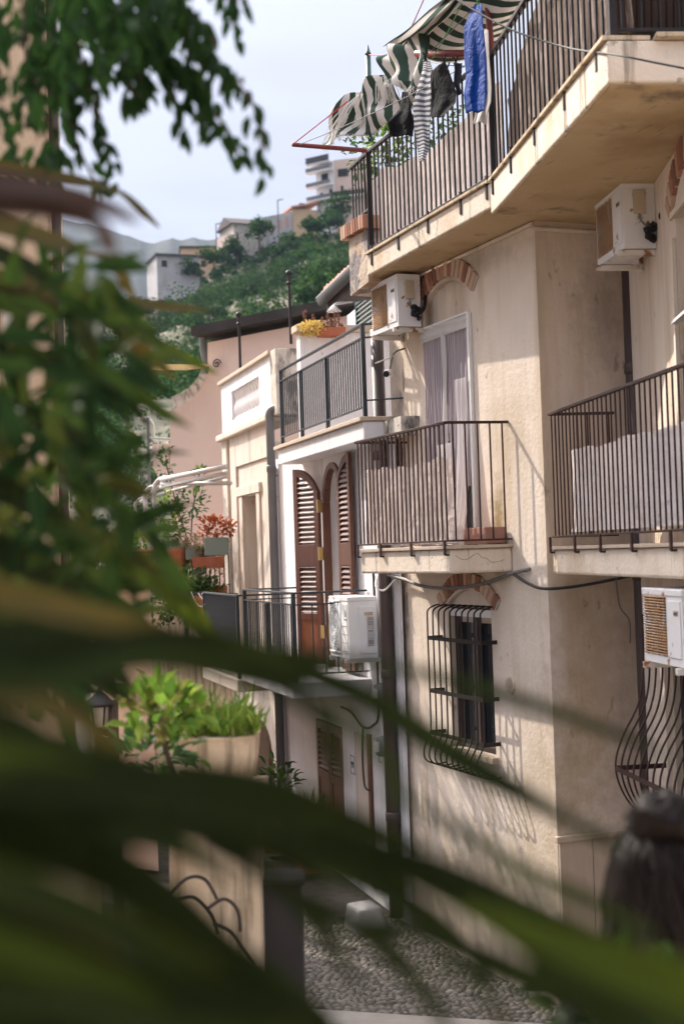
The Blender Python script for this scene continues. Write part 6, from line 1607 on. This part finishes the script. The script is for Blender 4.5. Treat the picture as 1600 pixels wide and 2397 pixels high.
L1 = [
    (pp3([(-260, 1660), (150, 1545), (420, 1500), (640, 1545), (860, 1635), (1080, 1765), (1290, 1895), (1460, 2005)], .95, 1.3), (70, 90, 86, 84, 76, 62, 42, 4), 'strap'),
    (pp3([(-260, 1600), (120, 1590), (360, 1545), (560, 1580), (700, 1640)], .9, 1.1), (80, 84, 80, 60, 4), 'strapmid'),
    (pp3([(360, 1480), (800, 1545), (1020, 1585), (1220, 1640), (1450, 1722), (1580, 1775)], 1.1, 1.5), (22, 36, 42, 40, 30, 3), 'strap'),
    (pp3([(560, 1560), (720, 1650), (770, 1740), (800, 1850)], 1.05, 1.2), (40, 66, 56, 4), 'strap'),
    (pp3([(640, 1600), (800, 1680), (900, 1780), (960, 1880)], 1.1, 1.2), (24, 40, 34, 3), 'strapmid'),
    (pp3([(-260, 1830), (200, 1845), (560, 1890), (860, 1985), (1120, 2110), (1390, 2250), (1700, 2400)], .85, 1.2), (84, 98, 100, 96, 86, 70, 30), 'strap'),
    (pp3([(-260, 1760), (200, 1800), (560, 1838), (800, 1905), (1010, 1990)], .9, 1.2), (70, 80, 76, 60, 4), 'strap'),
    (pp3([(-260, 1900), (160, 1925), (520, 1960), (800, 2050), (960, 2150)], .9, 1.2), (60, 70, 66, 50, 4), 'strapmid'),
    (pp3([(-260, 1700), (60, 1730), (300, 1790), (560, 1850)], .9, 1.1), (80, 84, 60, 4), 'strapmid'),
    (pp3([(700, 1940), (1000, 2030), (1250, 2150), (1450, 2240), (1740, 2340)], 1.0, 1.2), (46, 74, 90, 92, 60), 'strap'),
    (pp3([(1080, 2120), (1260, 2195), (1450, 2262), (1760, 2340)], .95, .95), (20, 70, 110, 120), 'strapbright'),
    (pp3([(840, 2010), (1060, 2110), (1240, 2230), (1330, 2320)], 1.1, 1.3), (24, 40, 34, 3), 'strapbright'),
    (pp3([(-260, 1990), (60, 2070), (330, 2190), (560, 2320), (760, 2460)], .85, 1.1), (66, 76, 72, 62, 40), 'strapbright'),
    (pp3([(-260, 1930), (40, 1990), (260, 2070), (420, 2180), (520, 2290)], .9, 1.1), (80, 90, 80, 60, 4), 'strap'),
    (pp3([(-260, 2090), (80, 2190), (360, 2330), (600, 2470)], .85, 1.0), (74, 84, 76, 60), 'strap'),
    (pp3([(-260, 2180), (60, 2280), (300, 2390), (480, 2500)], .8, 1.0), (90, 100, 90, 60), 'strapbright'),
    (pp3([(-260, 2270), (60, 2350), (260, 2460)], .8, .95), (110, 110, 90), 'strap'),
    (pp3([(-260, 2390), (100, 2400), (420, 2440)], .8, .95), (120, 120, 90), 'strapmid'),
    (pp3([(-100, 2450), (260, 2370), (560, 2370), (760, 2440)], .85, 1.0), (90, 100, 90, 40), 'strap'),
    (pp3([(200, 2260), (420, 2320), (640, 2400), (760, 2480)], .95, 1.0), (60, 76, 70, 40), 'strapmid'),
    (pp3([(470, 1970), (640, 2065), (770, 2205), (850, 2335)], 1.0, 1.2), (36, 60, 54, 3), 'strap'),
    (pp3([(640, 1960), (880, 2070), (1070, 2200), (1150, 2330)], 1.05, 1.2), (44, 70, 54, 3), 'strap'),
    (pp3([(-260, 1470), (60, 1490), (300, 1520), (520, 1590)], .95, 1.1), (90, 96, 74, 4), 'strap'),
    (pp3([(-200, 1570), (100, 1650), (240, 1730), (330, 1830)], 1.1, 1.3), (70, 80, 60, 4), 'strapolive'),
    (pp3([(30, 1900), (240, 1950), (420, 1990), (560, 2080)], 1.1, 1.3), (50, 60, 44, 4), 'strap'),
    (pp3([(-200, 1640), (40, 1700), (160, 1790), (230, 1900)], 1.0, 1.2), (70, 80, 60, 4), 'strap'),
    (pp3([(-260, 2040), (0, 2100), (200, 2200), (330, 2330)], 1.0, 1.1), (70, 80, 66, 30), 'strapolive'),
    (pp3([(400, 2250), (640, 2335), (800, 2455)], 1.0, 1.1), (60, 74, 50), 'strap'),
    (pp3([(1000, 2250), (1120, 2310), (1200, 2430)], 1.1, 1.2), (22, 36, 24), 'strap'),
    (pp3([(-260, 2010), (120, 2110), (400, 2260), (620, 2420)], .8, 1.0), (90, 100, 90, 60), 'strapmid'),
    (pp3([(-260, 2140), (160, 2270), (420, 2400), (560, 2500)], .8, 1.0), (80, 90, 84, 60), 'strapbright'),
    (pp3([(-260, 2320), (200, 2360), (460, 2420), (700, 2440)], .8, .95), (80, 90, 84, 60), 'strapmid'),
    (pp3([(-260, 1560), (0, 1560), (220, 1590), (360, 1660)], .9, 1.1), (110, 120, 90, 4), 'strap'),
    (pp3([(-260, 1860), (-20, 1880), (160, 1960), (270, 2080)], .9, 1.0), (80, 84, 70, 4), 'strapmid'),
    (pp3([(-260, 1780), (0, 1800), (140, 1850), (240, 1930)], .9, 1.0), (90, 90, 70, 4), 'strapmid'),
    (pp3([(780, 1960), (960, 2020), (1120, 2120), (1330, 2280), (1420, 2390)], 1.0, 1.2), (34, 60, 70, 56, 20), 'strap'),
    (pp3([(-100, 1870), (180, 1960), (398, 2105), (520, 2210), (640, 2292), (780, 2400)], .95, 1.1), (70, 84, 84, 80, 70, 40), 'strap'),
    (pp3([(-200, 1850), (200, 1880), (460, 1925), (640, 1990), (760, 2080)], .9, 1.1), (90, 100, 90, 64, 4), 'strap'),
    (pp3([(860, 1660), (1000, 1760), (1160, 1840), (1330, 1920), (1500, 1990)], 1.1, 1.3), (20, 34, 40, 32, 3), 'strap'),
    (pp3([(900, 1850), (1060, 1935), (1220, 2040), (1380, 2110), (1540, 2190)], 1.0, 1.2), (22, 44, 52, 44, 10), 'strapmid'),
    (pp3([(620, 2060), (760, 2130), (900, 2220), (1000, 2330), (1060, 2430)], 1.0, 1.2), (30, 60, 66, 50, 16), 'strap'),
    (pp3([(860, 2160), (1000, 2190), (1160, 2260), (1320, 2330), (1480, 2420)], 1.0, 1.1), (30, 60, 76, 76, 50), 'strap'),
    (pp3([(1180, 2270), (1320, 2300), (1480, 2350), (1640, 2400)], .95, 1.0), (40, 80, 90, 80), 'strapmid'),
    (pp3([(-260, 1760), (60, 1790), (280, 1850), (420, 1930)], .85, 1.0), (80, 84, 64, 6), 'strapbright'),
    (pp3([(420, 1790), (640, 1840), (820, 1930), (900, 2040)], 1.05, 1.2), (30, 60, 56, 4), 'strap'),
]
strap_plant('strap_leaf_plant', 'large dark strap leaved plant sweeping across the bottom of the view, out of focus', at(-300, 2600, 1.0), L1)
L2 = [
    (pp3([(-100, 640), (150, 715), (300, 795), (412, 888)], 2.7, 3.2), (40, 60, 62, 3), 'strapolive'),
    (pp3([(-80, 700), (200, 740), (380, 815), (512, 876)], 2.7, 3.3), (36, 58, 55, 3), 'strapbright'),
    (pp3([(-100, 620), (180, 690), (350, 716), (495, 726)], 2.7, 3.2), (40, 50, 42, 3), 'strapolive'),
    (pp3([(-60, 380), (190, 425), (290, 462), (374, 533)], 3.0, 3.4), (30, 44, 40, 3), 'strapolive'),
    (pp3([(-100, 500), (150, 575), (255, 620), (318, 700)], 2.6, 3.0), (60, 75, 60, 3), 'strapolive'),
    (pp3([(-120, 420), (60, 440), (200, 470), (330, 520)], 1.4, 1.6), (110, 120, 80, 5), 'strapbrown'),
    (pp3([(-120, 480), (60, 490), (210, 520), (270, 600)], 1.4, 1.6), (120, 130, 90, 5), 'strapbrown'),
    (pp3([(-120, 560), (80, 640), (180, 760), (240, 880)], 2.5, 2.9), (70, 80, 60, 3), 'strap'),
    (pp3([(-120, 940), (100, 990), (240, 1070), (330, 1190)], 2.5, 2.9), (70, 80, 60, 3), 'strap'),
    (pp3([(-120, 1080), (100, 1200), (240, 1290), (330, 1420)], 2.4, 2.8), (70, 80, 60, 3), 'strap'),
    (pp3([(100, 1230), (300, 1330), (420, 1410), (520, 1505)], 2.5, 2.8), (40, 70, 78, 3), 'strapbright'),
    (pp3([(-120, 1240), (80, 1330), (260, 1420), (420, 1540)], 2.3, 2.7), (80, 100, 80, 3), 'strap'),
    (pp3([(-100, 760), (120, 850), (260, 900), (350, 1000)], 2.6, 3.0), (50, 64, 50, 3), 'strap'),
    (pp3([(-120, 1360), (100, 1420), (280, 1460), (400, 1470)], 1.4, 1.6), (90, 100, 80, 3), 'strapolive'),
    (pp3([(300, 990), (310, 1040), (330, 1080), (300, 1130)], 2.7, 2.9), (20, 40, 36, 3), 'strapbright'),
]
strap_plant('strap_leaf_plant', 'olive and brown tipped strap leaved plant reaching in from the left edge', at(-350, 1500, 1.7), L2)
sr = random.Random(12)
sh_ = thing('leafy_shrub', 'dark dense out of focus shrub filling the left edge', 'shrub', WORLD, tuple(at(-100, 2300, 2.0)))
mb = MB()
for _ in range(390):
    py_ = sr.uniform(600, 1620); edge = 285+55*math.sin(py_*.011)+35*math.sin(py_*.031)-(80 if py_ < 800 else 0)
    px_ = -120+(edge+120)*sr.random()**.85
    mb.leaf(at(px_, py_, sr.uniform(2.2, 3.3)), Vector((sr.gauss(.3, .6), sr.gauss(0, .4), sr.gauss(-.4, .6))), Vector((sr.gauss(0, .5), -1, sr.gauss(.4, .5))), sr.uniform(.08, .16), sr.uniform(.022, .042))
mb.build('foliage', M['shrubleaf'], sh_)
# the tree whose branches hang in at the top left
tr_ = thing('tree', 'overhanging tree with drooping dark green leaves at the top left', 'tree', WORLD, (-3.0, 3.2, 1.0))
bt = MB(); bt.tube(smooth_path([(-3.0, 3.2, .2), (-2.9, 3.15, 2.4), (-2.6, 3.1, 4.4), (-2.2, 3.1, 6.2)], 6), [.17]*7+[.15]*6+[.10]*6, 10); bt.build('trunk', M['bark'], tr_, smooth=True)
bb_ = MB(); bb_.tube(smooth_path([(-2.75, 3.12, 3.6), (-1.9, 3.2, 5.4), (-1.2, 3.4, 5.7), tuple(at(200, -60, 3.5))]), .04, 7); bb_.tube(smooth_path([(-2.6, 3.1, 4.4), (-2.0, 2.6, 5.6), (-1.6, 2.0, 6.0)]), .05, 7); bb_.build('limb', M['bark'], tr_, smooth=True)
TW = [[(200, -60), (380, -10), (450, 80), (520, 160), (590, 240), (612, 330), (610, 395)], [(200, -60), (330, 80), (420, 160), (480, 240), (530, 300), (560, 365)], [(200, -40), (290, 110), (335, 200), (305, 235)], [(260, -40), (370, 110), (400, 210), (428, 300)],
      [(500, -60), (550, 0), (548, 70)], [(150, -40), (185, 110), (215, 220), (245, 330), (265, 415)], [(60, -60), (60, 120), (100, 240), (130, 350)], [(380, -40), (470, 50), (505, 110)], [(80, -60), (100, 120), (60, 300)], [(300, -40), (330, 60), (300, 160), (320, 240)], [(420, 120), (470, 200), (475, 300)], [(160, 100), (170, 300), (230, 440)]]
tw = MB(); tl_ = MB(); tr2 = random.Random(3)
for k, path in enumerate(TW):
    d = 3.3+.5*tr2.random(); P = smooth_path([at(x, y, d) for x, y in path], 10); tw.tube(P, .004, 5)
    for i, p in enumerate(P):
        if i < 3: continue
        for s_ in range((1 if tr2.random() < .62 else 0) if i > len(P)*.55 else 2):
            tl_.leaf(p+Vector((tr2.gauss(0, .012), tr2.gauss(0, .03), tr2.gauss(0, .012))), Vector((tr2.choice((-1, 1))*tr2.uniform(.1, .55), tr2.gauss(0, .3), -1+tr2.gauss(0, .25))), Vector((tr2.gauss(0, .4), -1, tr2.gauss(.2, .4))), tr2.uniform(.042, .066), tr2.uniform(.020, .029))
for _ in range(330):
    px_, py_ = tr2.uniform(130, 420), tr2.uniform(-60, 210)
    if py_ > 80+ (420-px_)*.6 or (180 < px_ < 225 and 85 < py_ < 250): continue
    tl_.leaf(at(px_, py_, tr2.uniform(3.1, 4.0)), Vector((tr2.gauss(0, .5), tr2.gauss(0, .3), -1)), Vector((tr2.gauss(0, .4), -1, tr2.gauss(.2, .4))), tr2.uniform(.05, .075), tr2.uniform(.024, .034))
for _ in range(120):
    px_, py_ = tr2.uniform(-60, 150), tr2.uniform(-60, 430)
    tl_.leaf(at(px_, py_, tr2.uniform(3.0, 4.0)), Vector((tr2.gauss(0, .5), tr2.gauss(0, .3), -1)), Vector((tr2.gauss(0, .4), -1, tr2.gauss(.2, .4))), tr2.uniform(.05, .075), tr2.uniform(.022, .032))
tw.build('twigs', M['bark'], tr_, smooth=True); tl_.build('hanging_leaves', M['treeleaf'], tr_)
crn = MB()  # crown out of view, widened over the camera to keep skylight off the foreground
for _ in range(4200):
    c = tr2.choice(((-1.7, 2.1, 5.9), (-2.4, 2.9, 6.3), (-1.3, 1.5, 5.5), (-2.2, 1.3, 5.8), (-2.9, 3.6, 6.0), (-1.2, 2.5, 5.9), (-.4, 1.2, 5.6), (.3, .8, 5.5), (-.5, .2, 5.4)))
    crn.leaf(Vector(c)+Vector((max(-.6, min(.6, tr2.gauss(0, .34))), max(-.6, min(.6, tr2.gauss(0, .34))), max(-.4, tr2.gauss(0, .25)))), Vector((tr2.gauss(0, .6), tr2.gauss(0, .6), -.6)), Vector((tr2.gauss(0, .5), tr2.gauss(0, .5), 1)), .12, .06)
crn.build('crown', M['treeleaf'], tr_)
bt2 = thing('tree', 'unseen tree added behind the tall tan house to shade the lower wall', 'tree', WORLD, (-4.6, 17.6, 0))
MB().tube([(-4.6, 17.6, 0), (-4.5, 17.6, 3), (-4.4, 17.5, 6)], [.2, .16, .1], 9).build('trunk', M['bark'], bt2, smooth=True)
cr2 = MB()  # hidden crown, added in the sun's path to dapple the lower wall
for _ in range(1500):
    c = tr2.choice(((-4.3, 17.0, 7.2), (-4.6, 17.9, 6.7), (-4.4, 18.6, 6.6), (-5.0, 17.2, 7.6), (-4.2, 18.0, 7.4), (-4.9, 19.3, 6.3)))
    d_ = Vector((tr2.gauss(0, .42), tr2.gauss(0, .42), tr2.gauss(0, .34)))
    cr2.leaf(Vector((min(c[0]+d_.x, -3.75), c[1]+d_.y, c[2]+d_.z)), Vector((tr2.gauss(0, .6), tr2.gauss(0, .6), -.6)), Vector((tr2.gauss(0, .5), tr2.gauss(0, .5), 1)), .16, .08)
cr2.build('crown', M['treeleaf'], bt2)
fb2 = thing('flowering_bush', 'dark bush with a few pale flowers at the bottom right corner', 'bush', WORLD, tuple(at(1450, 2600, 2.3)))
foliage(at(1470, 2390, 2.3), (.17, .12, .10), 170, .055, .025, M['shrubleaf'], fb2, seed=91)
foliage(at(1372, 2300, 2.25), (.035, .03, .045), 12, .03, .028, M['petal'], fb2, 'flowers', seed=92)

# ================================================================== PERSON
def skin(name, verts, edges, m, parent, root=0, sub=2):
    me = bpy.data.meshes.new(name); off = OFF[parent.name]
    me.from_pydata([tuple(Vector(v[0])-off) for v in verts], edges, [])
    o = bpy.data.objects.new(name, me); COL.objects.link(o); o.parent = parent; OFF[o.name] = off
    me.materials.append(m)
    md = o.modifiers.new('skin', 'SKIN'); md.use_smooth_shade = True; md.branch_smoothing = .4
    for i, v in enumerate(verts):
        r = v[1] if isinstance(v[1], tuple) else (v[1], v[1]); me.skin_vertices[0].data[i].radius = r
        me.skin_vertices[0].data[i].use_root = (i == root)
    s_ = o.modifiers.new('round', 'SUBSURF'); s_.levels = sub; s_.render_levels = sub
    return o
ht = at(1545, 1925, 3.0); gz = 1.372; X, Y = ht.x, ht.y; H = ht.z-gz
per = thing('person', 'person with shoulder length dark hair seen from behind at the lower right', 'person', WORLD, (X, Y, gz))
def q(x, y, z): return Vector((X+x, Y+y, gz+z*H))
V = [(q(0, 0, .53), (.15, .11)), (q(0, .01, .62), (.125, .095)), (q(0, .02, .72), (.15, .105)), (q(0, .0, .80), (.11, .085)), (q(0, 0, .845), .05), (q(0, .02, .875), .06), (q(0, .035, .925), (.078, .088)), (q(0, .03, .965), (.066, .075)),
     (q(-.16, -.005, .80), .055), (q(-.21, -.02, .65), .043), (q(-.225, .03, .50), .03), (q(.16, -.005, .80), .055), (q(.21, -.02, .65), .043), (q(.225, .03, .50), .03),
     (q(-.09, 0, .48), .085), (q(-.095, .01, .28), .055), (q(-.095, -.015, .05), .038), (q(-.1, .11, .018), .03), (q(.09, 0, .48), .085), (q(.095, .01, .28), .055), (q(.095, -.015, .05), .038), (q(.1, .11, .018), .03),
     (q(-.23, .05, .455), (.035, .018)), (q(.23, .05, .455), (.035, .018)), (q(0, .125, .918), .012), (q(-.08, .03, .92), .012), (q(.08, .03, .92), .012)]
Eg = [(0, 1), (1, 2), (2, 3), (3, 4), (4, 5), (5, 6), (6, 7), (3, 8), (8, 9), (9, 10), (3, 11), (11, 12), (12, 13), (0, 14), (14, 15), (15, 16), (16, 17), (0, 18), (18, 19), (19, 20), (20, 21), (10, 22), (13, 23), (6, 24), (6, 25), (6, 26)]
for hnd, sg in ((22, -1), (23, 1)):
    for k, (dy, ln) in enumerate(((-.030, .055), (-.010, .068), (.010, .072), (.028, .062))):
        b0 = len(V); z0 = .44
        V.append((q(sg*.232, .052+dy, z0-.005), .009)); V.append((q(sg*.228, .056+dy, z0-ln*.35), .0085)); V.append((q(sg*.215, .062+dy, z0-ln*.62), .007)); Eg += [(hnd, b0), (b0, b0+1), (b0+1, b0+2)]
    b0 = len(V); V.append((q(sg*.220, .095, .448), .010)); V.append((q(sg*.212, .108, .428), .008)); Eg += [(hnd, b0), (b0, b0+1)]
skin('body', V, Eg, M['skin'], per)
TV = [(q(0, 0, .54), (.165, .125)), (q(0, .01, .62), (.145, .115)), (q(0, .02, .72), (.168, .122)), (q(0, 0, .805), (.125, .10)), (q(0, 0, .832), (.075, .065)), (q(-.165, -.005, .80), .068), (q(-.21, -.02, .67), .056), (q(.165, -.005, .80), .068), (q(.21, -.02, .67), .056)]
skin('top', TV, [(0, 1), (1, 2), (2, 3), (3, 4), (3, 5), (5, 6), (3, 7), (7, 8)], M['topdark'], per)
JV = [(q(0, 0, .55), (.158, .118)), (q(-.09, 0, .47), .097), (q(-.095, .01, .28), .066), (q(-.095, -.015, .06), .052), (q(.09, 0, .47), .097), (q(.095, .01, .28), .066), (q(.095, -.015, .06), .052)]
skin('trousers', JV, [(0, 1), (1, 2), (2, 3), (0, 4), (4, 5), (5, 6)], M['jeans'], per)
hc = q(0, .03, .93)
def hairf(u, v):
    an = -math.pi/2 + (u-.5)*2*R(138)
    if v < .5:
        el = math.pi/2*(1-v/.5); rr = math.cos(el); zz = math.sin(el)*.095
        k = 1
    else:
        t = (v-.5)/.5; rr = 1.0+.12*math.sin(t*3.1)+.10*t; zz = -t*.27
    w_ = 1+.12*noise.noise(Vector((an*2.2, v*5, 1)))+.06*noise.noise(Vector((an*9, v*4, 5)))+.05*max(0, v-.5)*math.sin(v*26+an*2)
    return (hc.x+math.cos(an)*rr*.088*w_, hc.y-.005+math.sin(an)*rr*.100*w_, hc.z+zz+.012+.01*noise.noise(Vector((an*5, v*6, 2))))
MB().grid(hairf, 90, 46).build('hair', M['hair'], per, smooth=True, solid=.012)
hs = MB(); hr = random.Random(8)
for _ in range(220):
    u = hr.random(); v0 = hr.uniform(.05, .5); pts = [Vector(hairf(min(max(u+.02*math.sin(k*.9+u*30), 0), 1), v0+(1-v0)*k/7)) for k in range(8)]
    off_ = hr.uniform(.004, .022); pts = [p+Vector((p.x-hc.x, p.y-hc.y, .3*(p.z-hc.z))).normalized()*off_*(.5+k_/9)+Vector((.006*math.sin(k_*1.7+u*40), 0, 0)) for k_, p in enumerate(pts)]; hs.tube(pts, [.006]*6+[.004, .001], 5)
hs.build('hair_strands', M['hair'], per, smooth=True)
bn_ = MB()
def bunf(u, v):
    a = u*2*math.pi; b = (v-.5)*math.pi; k = 1+.10*math.sin(a*3+b*4)+.06*noise.noise(Vector((a*2, b*4, 9)))
    return (hc.x+.004+.072*k*math.cos(b)*math.cos(a), hc.y-.035+.068*k*math.cos(b)*math.sin(a), hc.z+.125+.056*k*math.sin(b))
bn_.grid(bunf, 40, 24); bn_.build('hair_bun', M['hair'], per, smooth=True)
bs_ = MB()
for _ in range(40):
    a = hr.uniform(0, 6.28); pts = [(Vector(bunf((a/6.28+k*.05) % 1, .12+.76*k/6))-hc)*1.0+hc for k in range(7)]
    bs_.tube(pts, [.002, .003, .004, .004, .004, .003, .002], 5)
bs_.build('bun_strands', M['hair'], per, smooth=True)
for sx in (-1, 1):
    e_ = MB(); e_.blob(tuple(q(sx*.031, .112, .932)), .012, 2); e_.build('eye', M['whiteplastic'], per, smooth=True)
MB().tube(smooth_path([q(-.025, .117, .893), q(0, .124, .891), q(.025, .117, .893)]), .006, 6).build('mouth', mat('lips', (.35, .12, .10), rough=.5), per, smooth=True)

# ------------------------------------------------------------------ air
hz = MB().box(-1400, 1400, -60, 1750, -7.5, 420).build('haze', None)
hz['kind'] = 'stuff'
hm_ = bpy.data.materials.new('haze_air'); hm_.use_nodes = True; hn = hm_.node_tree; hn.nodes.clear()
pv = hn.nodes.new('ShaderNodeVolumePrincipled'); pv.inputs['Color'].default_value = (0.55, 0.70, 1.0, 1); pv.inputs['Density'].default_value = 0.00010; pv.inputs['Anisotropy'].default_value = 0.0
ho = hn.nodes.new('ShaderNodeOutputMaterial'); hn.links.new(pv.outputs[0], ho.inputs['Volume'])
hz.data.materials.clear(); hz.data.materials.append(hm_)
